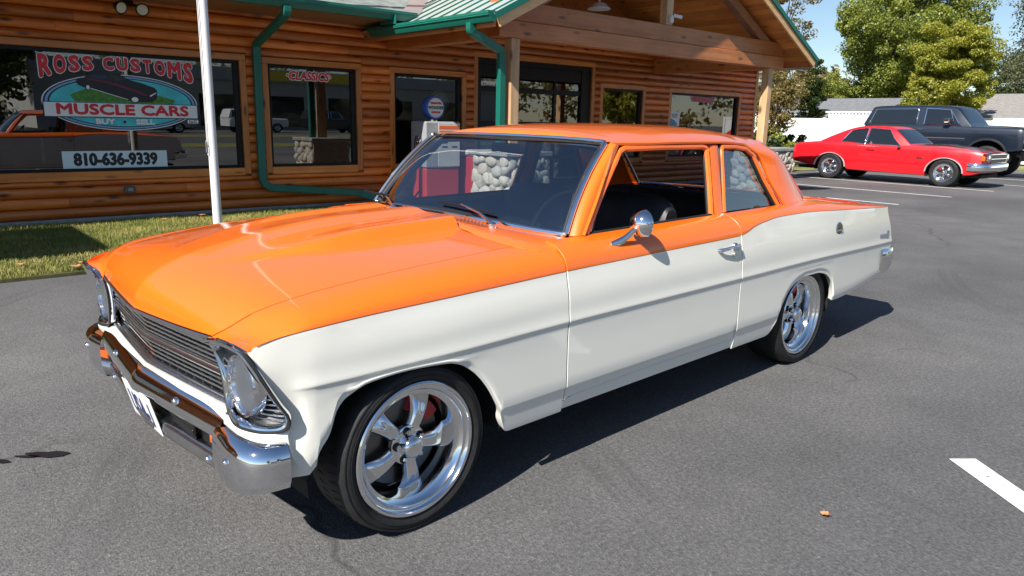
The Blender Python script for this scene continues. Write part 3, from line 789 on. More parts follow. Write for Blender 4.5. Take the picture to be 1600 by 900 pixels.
# ---- wheels
def make_wheel(x, s, parent, w=.225, r=.300, rim=.238, yo=.862, light=False):
    cy = s*yo       # outer lip plane
    c = (x, cy, r); S = s
    n = 64
    # tyre: profile outward positive h
    tp = [(rim-.004, -.010), (rim+.008, -.001), (rim+.022, .006), (r*.90, .007), (r*.945, .001), (r*.972, -.010), (r*.99, -.024), (r, -.042), (r*1.004, -.08), (r*1.004, -w+.08), (r, -w+.04), (r*.97, -w+.012), (r*.9, -w-.004), (rim, -w+.006)]
    # wheel rim: stepped polished lip and deep barrel
    rp = [(rim+.001, -.012), (rim+.003, .000), (rim-.002, .004), (rim-.010, .002), (rim-.014, -.008), (rim-.020, -.012), (rim-.026, -.013), (rim-.032, -.026), (rim-.042, -.032), (rim-.050, -.036), (rim-.055, -.052), (rim-.062, -.090), (rim-.062, -.13), (rim-.03, -w+.02), (rim, -w)]
    mb = MB(); mb.lathe(rp, n, 'y', c, sgn=S); mb.F = [f for f in mb.F if len(f) == 4]; mb.M = [0]*len(mb.F)
    W = mb.build('wheel', [ALLOY], parent, sharp=R(40))
    mb = MB(); mb.lathe(tp, n, 'y', c, sgn=S); mb.F = [f for f in mb.F if len(f) == 4]; mb.M = [0]*len(mb.F)
    # tread blocks: shallow grooves round the tyre
    T = mb.build('tyre', [TYRE], W, sharp=R(50))
    mb = MB()
    for k in range(0 if light else 56):
        a = 2*math.pi*k/56
        for h0, h1, sk in ((-.030, -.085, .05), (-.095, -.150, -.04)):
            P = []
            for j, h in enumerate(lin(h0, h1, 4)):
                aa = a+sk*j/3; rr = r*1.004+.0016 if 0 < j < 3 else r*.999
                P.append([(x+(rr)*math.cos(aa+d), cy+S*h, r+(rr)*math.sin(aa+d)) for d in (0, .030)])
            mb.grid(P)
    if not light: mb.build('tread', [TYRE], W, smooth=False)
    mb = MB()
    for rr, hh in ((lerp(rim, r, .4), .0085), (lerp(rim, r, .76), .0045)): mb.tube([(x+rr*math.cos(a), cy+S*hh, r+rr*math.sin(a)) for a in lin(0, 2*math.pi, 65)[:-1]], .0016, 4, closed=True)
    mb.build('sidewall_rib', [TYRE], T)
    # five sculpted spokes
    off = R(64) if x < 1 else R(40)
    for k in range(5):
        a = off+2*math.pi*k/5; er = Vector((math.cos(a), 0, math.sin(a))); et = Vector((-math.sin(a), 0, math.cos(a))); P = []
        for t in lin(0, 1, 16):
            rr = lerp(.038, rim-.058, t); wd = interp([(0, .032), (.25, .028), (.5, .031), (.75, .039), (.9, .047), (1, .055)], t)*(rim/.238)
            hx_ = interp([(0, -.058), (.2, -.050), (.45, -.048), (.75, -.060), (1, -.085)], t); th = interp([(0, .03), (.5, .026), (1, .018)], t)
            row = []
            for q in range(13):
                u = q/12*2-1; prof = (1-abs(u)**2.6); ridge = .006*max(0, 1-abs(u)/.45)*(t > .05)
                row.append(Vector(c)+er*rr+et*(u*wd)+Vector((0, S*(hx_-th+th*prof**.6*1.0-ridge*.6*sm(0, .3, t)*(1-sm(.7, 1, t))), 0)))
            P.append(row)
        mb = MB(); mb.grid(P); mb.build('spoke', [ALLOY], W, sharp=R(60))
    mb = MB(); mb.lathe([(.070, -.075), (.070, -.056), (.062, -.052), (.040, -.050), (.040, -.030), (.037, -.020), (.028, -.012), (.014, -.008), (0, -.007)], 32, 'y', c, sgn=S); mb.build('hub_cap', [ALLOY], W, sharp=R(40))
    for k in range(5):
        a = off+R(36)+2*math.pi*k/5; p = (x+.052*math.cos(a), cy, r+.052*math.sin(a))
        mb = MB(); mb.lathe([(.0105, -.06), (.0105, -.036), (.007, -.030), (0, -.030)], 6, 'y', p, sgn=S); mb.build('lug_nut', [CHROME], W, smooth=False)
        mb = MB(); mb.lathe([(.0155, -.060), (.0155, -.047), (.0115, -.047), (.0115, -.055)], 14, 'y', p, sgn=S); mb.build('lug_seat', [BLACK], W)
    mb = MB(); mb.lathe([(.055, -.13), (.055, -.105), (.155, -.105), (.160, -.108), (.160, -.126), (.155, -.13)], 40, 'y', c, sgn=S); mb.build('brake_disc', [IRON], W, sharp=R(40))
    mb = MB(); mb.lathe([(rim-.063, -.145), (rim-.063, -.16), (0, -.16)], 32, 'y', c, sgn=S); mb.build('backing_plate', [DARK], W)
    P = []
    a0 = R(28) if x < 1 else R(20)
    for a in lin(a0, a0+R(52), 9):
        P.append([(x+rr*math.cos(a), cy+S*h, r+rr*math.sin(a)) for rr, h in ((.110, -.145), (.110, -.094), (.120, -.086), (.155, -.084), (.168, -.092), (.170, -.145))])
    mb = MB(); mb.grid(P); mb.add(P[0], [(0, 1, 2, 3, 4, 5)]); mb.add(P[-1], [(5, 4, 3, 2, 1, 0)]); mb.build('brake_caliper', [RED_CAL], W, sharp=R(40))
for s in (-1, 1):
    make_wheel(0.0, s, CAR); make_wheel(2.815, s, CAR)
# ================================================================== ground
def asphalt_mat():
    t = NT('asphalt'); t.set(Roughness=.82, Specular_IOR_Level=.35); co = t.coords('Object')
    big = t.noise(co, .28, 4, .5, .2); mid = t.noise(co, 2.4, 6, .62); fine = t.noise(co, 60, 4, .7)
    base = t.ramp(big, [(.32, (.084, .084, .086)), (.50, (.116, .115, .116)), (.70, (.156, .153, .151))])
    base = t.mix(.45, base, t.ramp(mid, [(.3, (.70, .70, .70)), (.7, (1.2, 1.19, 1.18))]), 'MULTIPLY')
    v1 = t.n('TexVoronoi'); t.l(co, v1.inputs['Vector']); v1.inputs['Scale'].default_value = 150      # exposed aggregate
    st = t.ramp(v1.outputs['Color'], [(.0, (.50, .50, .50)), (.45, (.9, .9, .9)), (.8, (1.12, 1.12, 1.11)), (1.0, (1.9, 1.87, 1.84))])
    base = t.mix(.6, base, st, 'MULTIPLY')
    base = t.mix(.8, base, t.ramp(fine, [(.30, (.55, .55, .55)), (.5, (1, 1, 1)), (.72, (1.5, 1.48, 1.46))]), 'MULTIPLY')
    # tyre arcs
    w = t.n('TexWave', wave_type='RINGS', rings_direction='Z'); t.l(t.coords('Object', (1, 1, 1), (-9.5, 1.5, 0)), w.inputs['Vector'])
    w.inputs['Scale'].default_value = .33; w.inputs['Distortion'].default_value = .5; w.inputs['Detail'].default_value = 1; w.inputs['Detail Scale'].default_value = .4
    sc = t.math('MULTIPLY', t.ramp(w.outputs['Fac'], [(.90, 0.0), (.95, 1.0), (.97, .2), (.985, .9), (1.0, .1)]), t.ramp(t.noise(co, .45, 4, .6), [(.46, 0.0), (.60, .45)]))
    base = t.mix(sc, base, (.055, .055, .056))
    # hairline cracks
    v = t.n('TexVoronoi', feature='DISTANCE_TO_EDGE'); dn = t.n('VectorMath', operation='ADD'); nz = t.n('TexNoise'); t.l(co, nz.inputs['Vector']); nz.inputs['Scale'].default_value = 2.5; t.l(co, dn.inputs[0])
    sc_ = t.n('VectorMath', operation='SCALE'); t.l(nz.outputs['Color'], sc_.inputs[0]); sc_.inputs['Scale'].default_value = .35; t.l(sc_.outputs[0], dn.inputs[1]); t.l(dn.outputs[0], v.inputs['Vector']); v.inputs['Scale'].default_value = .20
    cr = t.math('MULTIPLY', t.ramp(v.outputs['Distance'], [(.0, 1.0), (.0022, .0)]), t.ramp(t.noise(co, .5, 3), [(.48, 0.0), (.58, .7)]))
    base = t.mix(cr, base, (.030, .029, .029))
    # pale scuffs and drips
    s1 = t.noise(t.coords('Object', (.8, 7.0, 1), rot=(0, 0, R(25))), 4.0, 3, .6)
    s = t.math('MULTIPLY', t.ramp(s1, [(.69, 0.0), (.72, .35), (.75, 0.0)]), t.ramp(t.noise(co, 1.3, 2), [(.56, 0.0), (.62, 1.0)]))
    base = t.mix(s, base, (.34, .335, .325))
    dr = t.ramp(t.noise(co, 5.5, 2, .5), [(.74, 0.0), (.80, .45)]); base = t.mix(dr, base, (.045, .044, .045)); t.base(base)
    t.bump(t.math('ADD', t.math('MULTIPLY', v1.outputs['Distance'], .8), t.math('MULTIPLY', fine, .5)), .45, .006)
    return t.m
ASPH = asphalt_mat()
mb = MB(); mb.add([(-400, -400, 0), (400, -400, 0), (400, 400, 0), (-400, 400, 0)], [(0, 1, 2, 3)])
tag(mb.build('asphalt_lot', [ASPH], smooth=False), kind='structure')
def grass_mat(name, a, b, c):
    t = NT(name); t.set(Roughness=.7, Specular_IOR_Level=.25); co = t.coords('Object')
    f = t.noise(co, 1.1, 5, .6); g = t.noise(co, 14, 4, .6)
    col = t.ramp(f, [(.30, a), (.50, b), (.68, c)])
    t.base(t.mix(.6, col, t.ramp(g, [(.25, (.55, .55, .5)), (.75, (1.5, 1.45, 1.3))]), 'MULTIPLY')); return t.m
GRASS = grass_mat('lawn_blade', (.11, .155, .030), (.22, .235, .058), (.42, .35, .135))
SOIL = grass_mat('lawn_soil', (.05, .055, .022), (.09, .085, .04), (.15, .125, .06))
def sheet(name, poly, z, mat, n=1):
    mb = MB(); mb.add([(x, y, z) for x, y in poly], [tuple(range(len(poly)))]); return tag(mb.build(name, [mat], smooth=False), kind='structure')
sheet('lawn', [(-14, 7.17), (6.05, 7.17), (6.05, 10.45), (-14, 10.45)], .028, SOIL)
mb = MB(); mb.box(-14, 6.05, 7.15, 7.17, 0, .030); tag(mb.build('lawn_edge', [SOIL], smooth=False), kind='structure')
def blades(name, regions, per_m2, h0, h1, wid, mat, label, seed=3):
    rng = np.random.default_rng(seed); V = []; F = []; n0 = 0
    for (x0, x1, y0, y1, z) in regions:
        n = int((x1-x0)*(y1-y0)*per_m2); x = rng.uniform(x0, x1, n); y = rng.uniform(y0, y1, n)
        y += .03*np.sin(x*7)*(y < y0+.1); a = rng.uniform(0, 2*np.pi, n); h = rng.uniform(h0, h1, n)*(0.75+.5*np.sin(x*2.1+np.sin(y*1.7))**2)
        dx = np.cos(a)*wid/2; dy = np.sin(a)*wid/2; lx = rng.normal(0, .45, n)*h; ly = rng.normal(0, .45, n)*h
        A = np.stack([x-dx, y-dy, np.full(n, z)], 1); B = np.stack([x+dx, y+dy, np.full(n, z)], 1)
        C = np.stack([x+lx*.4+dx*.6, y+ly*.4+dy*.6, z+h*.6], 1); D = np.stack([x+lx*.4-dx*.6, y+ly*.4-dy*.6, z+h*.6], 1); E = np.stack([x+lx, y+ly, z+h], 1)
        V.append(np.stack([A, B, C, D, E], 1).reshape(-1, 3)); i = n0+5*np.arange(n); n0 += 5*n
        F.append((i[:, None]+np.array([[0, 1, 2, 3]]), i[:, None]+np.array([[3, 2, 4]])))
    V = np.concatenate(V); quads = np.concatenate([f[0] for f in F]); tris = np.concatenate([f[1] for f in F])
    me = bpy.data.meshes.new(name); me.vertices.add(len(V)); me.vertices.foreach_set('co', V.ravel().astype(np.float32))
    nl = quads.size+tris.size; me.loops.add(nl); me.loops.foreach_set('vertex_index', np.concatenate([quads.ravel(), tris.ravel()]).astype(np.int32))
    st = np.concatenate([np.arange(len(quads))*4, quads.size+np.arange(len(tris))*3]).astype(np.int32)
    me.polygons.add(len(st)); me.polygons.foreach_set('loop_start', st)
    me.update(calc_edges=True); me.validate(); me.materials.append(mat); o = add_obj(name, me); return tag(o, label, 'grass', kind='stuff')
blades('lawn_grass', [(-.6, 6.0, 7.17, 10.38, .026)], 4200, .018, .048, .0055, GRASS, 'short patchy green and straw lawn in front of the log wall')
# painted lines
def line_mat():
    t = NT('road_paint'); t.set(Roughness=.6); co = t.coords('Object')
    f = t.noise(co, 30, 5, .65); g = t.noise(co, 2.5, 4, .6)
    t.base(t.mix(t.ramp(f, [(.30, 1.0), (.42, 0.0)]), t.ramp(g, [(.3, (.66, .65, .63)), (.7, (.80, .79, .77))]), (.20, .195, .19))); return t.m
LINE = line_mat()
def stripe(a, b, w=.10):
    a = Vector((a[0], a[1], .004)); b = Vector((b[0], b[1], .004)); d = (b-a).normalized(); n = Vector((-d.y, d.x, 0))*w/2
    mb = MB(); mb.add([a-n, b-n, b+n, a+n], [(0, 1, 2, 3)]); return tag(mb.build('parking_line', [LINE], smooth=False), kind='structure')
for X in (14.5, 17.2, 19.87, 22.54, 25.21, 27.88, 30.5): stripe((X, 11.3 if X > 15 else 7.0), (X, 5.6 if X > 15 else 5.6), .10)
stripe((3.43, .915), (3.00, .37), .12)

# ================================================================== log building
W0 = 10.5
def wood_mat(name, dark, mid, light, knots=True, along='x', rough=.42, rnd=.22, scale=1.0):
    t = NT(name); t.set(Roughness=rough, Coat_Weight=.3, Coat_Roughness=.3)
    k = {'x': (.35, 6, 6), 'y': (6, .35, 6), 'z': (6, 6, .35)}[along]; k = tuple(q*scale for q in k)
    oi = t.n('ObjectInfo'); off = t.n('CombineXYZ'); t.l(t.math('MULTIPLY', oi.outputs['Random'], 37.0), off.inputs[0]); t.l(t.math('MULTIPLY', oi.outputs['Random'], 11.0), off.inputs[2])
    c = t.n('TexCoord'); ad = t.n('VectorMath', operation='ADD'); t.l(c.outputs['Object'], ad.inputs[0]); t.l(off.outputs[0], ad.inputs[1])
    m = t.n('Mapping'); t.l(ad.outputs[0], m.inputs[0]); m.inputs['Scale'].default_value = k
    g = t.noise(m.outputs[0], 2.2, 8, .62, .8)
    col = t.ramp(g, [(.28, dark), (.50, mid), (.74, light)])
    m3 = t.n('Mapping'); t.l(ad.outputs[0], m3.inputs[0]); m3.inputs['Scale'].default_value = (.9, .9, .9)
    col = t.mix(.5, col, t.ramp(t.noise(m3.outputs[0], 1.6, 4, .6), [(.3, (.62, .58, .55)), (.7, (1.3, 1.3, 1.3))]), 'MULTIPLY')
    if knots:
        m2 = t.n('Mapping'); t.l(ad.outputs[0], m2.inputs[0]); m2.inputs['Scale'].default_value = {'x': (2.6, 5, 8.5), 'y': (5, 2.6, 8.5), 'z': (8.5, 5, 2.6)}[along]
        v = t.n('TexVoronoi'); t.l(m2.outputs[0], v.inputs['Vector']); v.inputs['Scale'].default_value = 1.0
        kn = t.ramp(v.outputs['Distance'], [(.07, 1.0), (.17, .55), (.26, 0.0)])
        wn_ = t.n('TexWhiteNoise'); t.l(v.outputs['Position'], wn_.inputs['Vector'])
        kn = t.math('MULTIPLY', kn, t.math('GREATER_THAN', wn_.outputs['Value'], .45))
        col = t.mix(kn, col, (dark[0]*.28, dark[1]*.28, dark[2]*.3))
    tint = t.ramp(oi.outputs['Random'], [(0, 1-rnd), (1, 1+rnd)])
    t.base(t.mix(1.0, col, tint, 'MULTIPLY')); t.bump(g, .18, .01); return t.m
LOGW = wood_mat('log_stain', (.36, .085, .014), (.64, .170, .025), (.76, .262, .048), rnd=.32, rough=.34)
TRIMW = wood_mat('trim_board_stain', (.40, .115, .020), (.62, .205, .036), (.72, .28, .062), True, 'x')
TRIMV = wood_mat('trim_board_stain_upright', (.40, .115, .020), (.62, .205, .036), (.72, .28, .062), True, 'z')
BEAMW = wood_mat('beam_stain', (.40, .125, .034), (.54, .190, .055), (.61, .25, .082), True, 'x', .5)
BEAMY = wood_mat('side_beam_stain', (.42, .14, .040), (.54, .195, .058), (.60, .25, .082), True, 'y', .5)
PLANKW = wood_mat('ceiling_plank_stain', (.50, .155, .032), (.66, .235, .052), (.74, .31, .080), True, 'y', .45)
POSTW = wood_mat('cedar_post', (.40, .22, .105), (.58, .36, .19), (.68, .47, .28), True, 'z', .65, .08)
RAKEW = wood_mat('rake_board', (.60, .33, .13), (.74, .45, .20), (.82, .55, .28), False, 'x', .6, .06)
GREEN = varied('green_enamel', (.008, .135, .098), .10, 3, .38)
CONC = varied('concrete', (.30, .295, .28), .25, 7, .85, 0, .3, 60, .006)
BLKMETAL = simple('black_anodised', (.006, .006, .007), .5, 0, Specular_IOR_Level=.3)
WINGLASS = glass('shop_glass', (.46, .49, .48), 2.35)
MORTAR = varied('mortar', (.30, .27, .23), .3, 20, .9, 0, .4, 50, .01)
B = thing('log_building', 'log-sided shop building with green gutters and timber entrance porch', 'building', (0, 0, 0))
OPEN = [(.80, 4.057, .65, 2.115), (4.46, 5.87, .65, 2.10), (6.557, 7.92, .65, 2.09), (8.265, 11.18, .0, 2.45), (11.53, 12.795, .65, 2.07), (13.80, 16.51, .65, 2.07),
        (-9.2, -7.0, .65, 2.10), (-5.6, -2.6, .65, 2.10)]
XW0, XW1, TW, PITCH_L = -14.0, 17.2, .088, .1312
rl = random.Random(5)
def log_mesh(x0, x1, z0, hh=.128):
    mb = MB(); pr = [(.0, .004), (-.020, .016), (-.034, .040), (-.038, .066), (-.034, .092), (-.020, .116), (.0, .128), (.05, .128), (.05, .004)]
    n = len(pr); yb = W0-.012
    V = [(x, yb+dy, z0+dz*hh/.128) for x in (x0, x1) for dy, dz in pr]
    mb.add(V, [tuple(range(n))[::-1], tuple(range(n, 2*n))]+[(k, (k+1) % n, n+(k+1) % n, n+k) for k in range(n)])
    return mb
for c in range(21):
    z0 = .075+c*PITCH_L; z1 = z0+PITCH_L; cuts = []
    for (a, b, za, zb) in OPEN:
        lo = za-(TW+.02 if za > 0 else 0)
        if z1 > lo+.01 and z0 < zb+TW-.01:
            cuts.append((a-TW, b+TW))
            if z0 < zb+TW < z1-.025: log_mesh(a-TW+.0015, b+TW-.0015, zb+TW+.001, z1-zb-TW-.004).build('log', [LOGW], B, sharp=R(60))
            if za > 0 and z0+.025 < lo < z1: log_mesh(a-TW+.0015, b+TW-.0015, z0, lo-z0-.001).build('log', [LOGW], B, sharp=R(60))
    cuts.sort(); free = []; x = XW0
    for a, b in cuts:
        if a-x > .03: free.append((x, a))
        x = max(x, b)
    free.append((x, XW1))
    for a, b in free:
        x = a
        while x < b-.01:
            L = rl.uniform(2.6, 5.2); e = b if b-x < L+1.0 else x+L
            log_mesh(x+.0015, e-.0015, z0).build('log', [LOGW], B, sharp=R(60)); x = e
mb = MB(); prev = XW0
for (a, b, za, zb) in sorted(OPEN):
    mb.box(prev, a, W0+.03, W0+.16, .0, 4.2); mb.box(a, b, W0+.03, W0+.16, zb, 4.2)
    if za > 0: mb.box(a, b, W0+.03, W0+.16, 0, za)
    prev = b
mb.box(prev, XW1, W0+.03, W0+.16, 0, 4.2); mb.build('wall_core', [LOGW], B, smooth=False)
mb = MB(); mb.box(XW0, XW1, W0-.035, W0+.03, 0, .072, .004); mb.build('foundation', [CONC], B)
mb = MB(); mb.box(XW1-.02, XW1+.10, W0-.055, W0+.10, .06, 2.83, .008); mb.build('corner_board', [TRIMV], B)
mb = MB(); mb.box(XW1-.1, XW1, W0+.16, 20, 0, 2.9); mb.box(XW0, XW0+.1, W0+.16, 20, 0, 2.9); mb.build('end_wall', [LOGW], B, smooth=False)
for i, (a, b, za, zb) in enumerate(OPEN):
    y0, y1 = W0-.048, W0+.03
    entry = za == 0
    mb = MB(); fw = .045 if not entry else .10; yf0, yf1 = W0-.006, W0+.07
    mb.box(a, b, yf0, yf1, zb-fw, zb, .004); mb.box(a, a+fw, yf0, yf1, za, zb-fw, .004); mb.box(b-fw*(1.5 if not entry else 2.6), b, yf0, yf1, za, zb-fw, .004)
    if not entry: mb.box(a+fw, b-fw*1.5, yf0, yf1, za, za+fw*.8, .004)
    WIN = mb.build('window' if not entry else 'entrance', [BLKMETAL], B)
    bx = lambda *q, mt=TRIMW: MB().box(*q, .006).build('trim_board', [mt], WIN)
    bx(a-TW, b+TW, y0, y1, zb, zb+TW)
    bx(a-TW, a, y0, y1, za-(TW if not entry else 0), zb, mt=TRIMV); bx(b, b+TW, y0, y1, za-(TW if not entry else 0), zb, mt=TRIMV)
    if not entry: bx(a+.001, b-.001, y0, y1, za-TW-.02, za)
    yg = W0+.035 if not entry else W0+.045
    if not entry:
        mb = MB(); mb.add([(a+fw*.5, yg, za+.01), (b-fw, yg, za+.01), (b-fw, yg, zb-.02), (a+fw*.5, yg, zb-.02)], [(0, 1, 2, 3)]); mb.build('pane', [WINGLASS], WIN, smooth=False)
    else:
        xs = [a+fw, a+.98, a+1.95, b-fw*2.6]; zs = [0.08, .70, 1.32, 1.93, zb-fw-.22]
        mb = MB()
        for x in xs[1:3]: mb.box(x-.03, x+.03, yg-.03, yg+.03, .0, zb-fw-.01, .004)
        for z in zs[1:4]: mb.box(a+fw+.001, b-fw*2.6-.001, yg-.034, yg+.034, z-.045, z+.045, .004)
        mb.box(a+fw+.001, b-fw*2.6-.001, yg-.036, yg+.036, zs[4], zb-fw-.001, .004); mb.build('door_rail', [BLKMETAL], WIN)
        for p in range(3):
            for q in range(4):
                mb = MB(); mb.add([(xs[p]+.02, yg, zs[q]+.03), (xs[p+1]-.02, yg, zs[q]+.03), (xs[p+1]-.02, yg, zs[q+1]-.03), (xs[p]+.02, yg, zs[q+1]-.03)], [(0, 1, 2, 3)]); mb.build('pane', [WINGLASS], WIN, smooth=False)
# dim showroom behind the glass
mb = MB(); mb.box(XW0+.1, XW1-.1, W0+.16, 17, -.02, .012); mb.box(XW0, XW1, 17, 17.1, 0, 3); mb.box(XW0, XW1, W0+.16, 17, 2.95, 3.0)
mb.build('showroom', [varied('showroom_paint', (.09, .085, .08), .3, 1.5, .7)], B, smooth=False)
# ---- main eave: soffit, fascia gutter, shingle roof
YE = 9.45
mb = MB(); mb.box(XW0-.6, 6.2, YE, W0-.03, 2.74, 2.76); mb.box(13.75, 17.65, YE, W0-.03, 2.74, 2.76); mb.box(XW1+.1, 17.65, W0-.03, 20, 2.74, 2.76)
mb.build('soffit', [wood_mat('soffit_board', (.22, .12, .055), (.30, .175, .085), (.36, .22, .115), False, 'x')], B, smooth=False)
def gutter(name, p0, p1, out):
    """K-style gutter from p0 to p1; out = horizontal outward direction"""
    p0 = Vector(p0); p1 = Vector(p1); out = Vector(out); pr = [(0, 0), (.075, 0), (.082, .010), (.092, .030), (.108, .060), (.125, .072), (.125, .088), (.130, .092), (.130, .125), (.118, .125), (.118, .10), (.085, .03), (.07, .012), (.008, .012), (.008, .125), (0, .125)]
    mb = MB(); n = len(pr); V = [p+out*d+Vector((0, 0, h)) for p in (p0, p1) for d, h in pr]
    mb.add(V, [(k, (k+1) % n, n+(k+1) % n, n+k) for k in range(n)])
    hull = [0, 1, 2, 3, 4, 5, 6, 7, 8, 15]
    mb.add([V[i] for i in hull], [tuple(range(10))]); mb.add([V[n+i] for i in hull], [tuple(range(10))])
    return mb.build(name, [GREEN], B, sharp=R(25))
gutter('gutter', (XW0-.6, YE, 2.735), (6.25, YE, 2.735), (0, -1, 0)); gutter('gutter', (13.78, YE, 2.735), (17.7, YE, 2.735), (0, -1, 0))
SHING = varied('roof_shingle', (.21, .245, .225), .35, 4, .9, 0, .5, 90, .006)
PM_ = .42
def main_z(y): return 2.845+PM_*(y-YE)
mb = MB(); mb.add([(XW0-.7, YE-.05, main_z(YE-.05)), (17.72, YE-.05, main_z(YE-.05)), (11.4, 16, main_z(16)), (XW0-.7, 16, main_z(16)), (17.72, 22.5, main_z(9.5)), (XW0-.7, 22.5, main_z(9.5))], [(0, 1, 2, 3), (3, 2, 4, 5), (1, 4, 2)]); mb.build('roof_deck', [SHING], B, smooth=False)
mb = MB(); mb.box(0, .325, 0, .20, 0, .009, .003); SH0 = make_mesh('shingle', mb.V, mb.F, [SHING], smooth=False)
for r in range(8):
    for k in range(15):
        x = 1.9+k*.33+(.165 if r % 2 else 0); y = YE-.06+r*.145
        if x+.3 > 6.25-(r*.145)*.9: continue
        o = add_obj('shingle', SH0, B, (x, y, main_z(y)+.004), (math.atan(PM_)-.035, 0, 0))
# ---- porch
PX0, PX1, PYF, RIDX, SL = 6.0, 13.9, 7.22, 9.95, .5
def porch_z(x): return 2.655+SL*(3.95-abs(x-RIDX))
for nm, z0, z1, dy in (('porch_beam', 2.455, 2.672, 0), ('porch_beam', 2.675, 2.925, .018)):
    mb = MB(); mb.box(6.40, 13.52, 7.66+dy, 7.86, z0, z1, .008); mb.build(nm, [BEAMW], B)
for x0 in (6.42, 13.08): mb = MB(); mb.box(x0, x0+.16, 7.87, W0-.04, 2.43, 2.72, .008); mb.build('porch_side_beam', [BEAMY], B)
mb = MB(); mb.box(9.89, 10.05, 7.70, 7.84, 2.93, 4.52, .006); mb.build('king_post', [POSTW], B)
for sg in (-1, 1):      # sloping truss timbers
    mb = MB(); x0, x1 = RIDX+sg*3.42, RIDX+sg*.08; pz = lambda x: porch_z(x)-.16
    V = []
    for x in (x0, x1):
        for y in (7.70, 7.84):
            for dz in (-.17, 0): V.append((x, y, pz(x)+dz))
    mb.add(V, [(0, 1, 3, 2), (4, 6, 7, 5), (0, 4, 5, 1), (2, 3, 7, 6), (0, 2, 6, 4), (1, 5, 7, 3)]); mb.build('truss_timber', [wood_mat('truss_stain%d' % (sg+1), (.30, .14, .07), (.40, .20, .105), (.47, .26, .15), True, 'x')], B, smooth=False)
# roof slabs: green metal above, planks below
for sg in (-1, 1):
    xe = RIDX+sg*3.95; nrm = Vector((sg*SL, 0, 1)).normalized(); tdir = Vector((sg, 0, -SL)).normalized(); L = 3.95*math.sqrt(1+SL*SL)
    def slab(y0, y1, lift, th, a, b, name, mat):
        P = []
        for y in (y0, y1):
            for s_ in (a, b):
                p = Vector((RIDX, y, porch_z(RIDX)))+tdir*s_; P += [p+nrm*lift, p+nrm*(lift+th)]
        mb = MB(); mb.add(P, [(0, 1, 3, 2), (4, 6, 7, 5), (0, 4, 5, 1), (2, 3, 7, 6), (0, 2, 6, 4), (1, 5, 7, 3)]); return mb.build(name, [mat], B, smooth=False)
    slab(PYF, 15.5, .0, .02, 0, L+.04, 'metal_roof', varied('green_roof_metal', (.42, .48, .45), .08, 2, .42, .2))
    for k in range(12):
        y = PYF+.10+k*.30
        slab(y, y+.026, .0202, .017, 0, L+.03, 'roof_rib', GREEN)
    npl = 28
    for k in range(npl):
        a = k*L/npl; slab(PYF+.05, W0-.0, -.045, .022, a+.0025, a+L/npl-.0025, 'ceiling_plank', PLANKW)
    slab(PYF, PYF+.035, -.16, .158, 0, L+.02, 'rake_board', RAKEW); slab(PYF-.028, PYF-.001, -.045, .072, 0, L+.05, 'drip_edge', GREEN)
    mb = MB(); mb.box(xe-.02, xe+.005, PYF+.04, W0-.1, 2.50, 2.640, .003); mb.build('fascia_board', [BEAMY], B)
    gutter('gutter', (xe+sg*.005, PYF+.02, 2.555), (xe+sg*.005, 10.1, 2.555), (sg, 0, 0))
# valley flashing and diverter plate where the porch roof meets the shingles
mb = MB(); mb.add([(6.02, 9.40, main_z(9.40)+.03), (6.34, 9.40, main_z(9.4)+.03), (9.9, 13.4, main_z(13.4)+.05), (9.55, 13.4, main_z(13.4)+.05)], [(0, 1, 2, 3)]); mb.build('valley_flashing', [varied('pale_metal', (.50, .58, .62), .1, 3, .35, .6)], B, smooth=False)
mb = MB(); mb.box(5.865, 5.875, 9.30, 9.72, 2.66, 2.80, .0); mb.build('gutter_diverter', [GREEN], B, smooth=False)
# gable infill over the wall
mb = MB(); mb.prism([(6.2, 2.83), (13.7, 2.83), (RIDX, porch_z(RIDX)-.10)], lambda u, v, d: (u, d, v), W0-.03, W0+.02); mb.build('gable_infill', [PLANKW], B, smooth=False)
# downspouts (rectangular)
def downspout(P, w=.075, d=.055, name='downspout', flip=False):
    Q = []
    for i, p in enumerate(P):      # soften elbows
        p = Vector(p)
        if 0 < i < len(P)-1:
            a = (Vector(P[i-1])-p); b = (Vector(P[i+1])-p); r = min(.07, a.length*.4, b.length*.4)
            for t in (0, .25, .5, .75, 1): q0 = p+a.normalized()*r; q1 = p+b.normalized()*r; Q.append(q0.lerp(p, t).lerp(p.lerp(q1, t), t))
        else: Q.append(p)
    mb = MB(); Pq, T, _ = frames(Q); ref = Vector((1, 0, 0)) if flip else Vector((0, 1, 0)); V = []; F = []
    for p, t in zip(Pq, T):
        rr = ref if abs(t.dot(ref)) < .8 else Vector((0, 0, 1))
        s1 = t.cross(rr).normalized()*w/2; s2 = t.cross(s1).normalized()*d/2
        if V and (s1.dot(prev1) < 0): s1 = -s1
        if V and (s2.dot(prev2) < 0): s2 = -s2
        prev1, prev2 = s1.copy(), s2.copy(); e = .82
        V += [p+s1*e+s2, p+s1+s2*e, p+s1-s2*e, p+s1*e-s2, p-s1*e-s2, p-s1-s2*e, p-s1+s2*e, p-s1*e+s2]
    m = len(Pq)
    for i in range(m-1):
        for k in range(8): F.append((i*8+k, i*8+(k+1) % 8, (i+1)*8+(k+1) % 8, (i+1)*8+k))
    mb.add(V, F+[tuple(range(8)), tuple((m-1)*8+k for k in range(8))]); return mb.build(name, [GREEN], B, sharp=R(35))
downspout([(4.29, YE-.07, 2.75), (4.29, YE-.07, 2.66), (4.285, W0-.10, 2.34), (4.275, W0-.10, .46), (4.36, W0-.11, .36), (5.75, W0-.22, .23), (6.10, W0-.40, .10), (6.35, W0-.55, .05)], .105, .078)
downspout([(5.93, 7.66, 2.57), (5.93, 7.66, 2.47), (6.505, 7.74, 2.28), (6.505, 7.74, .04)], .085, .105, flip=True)
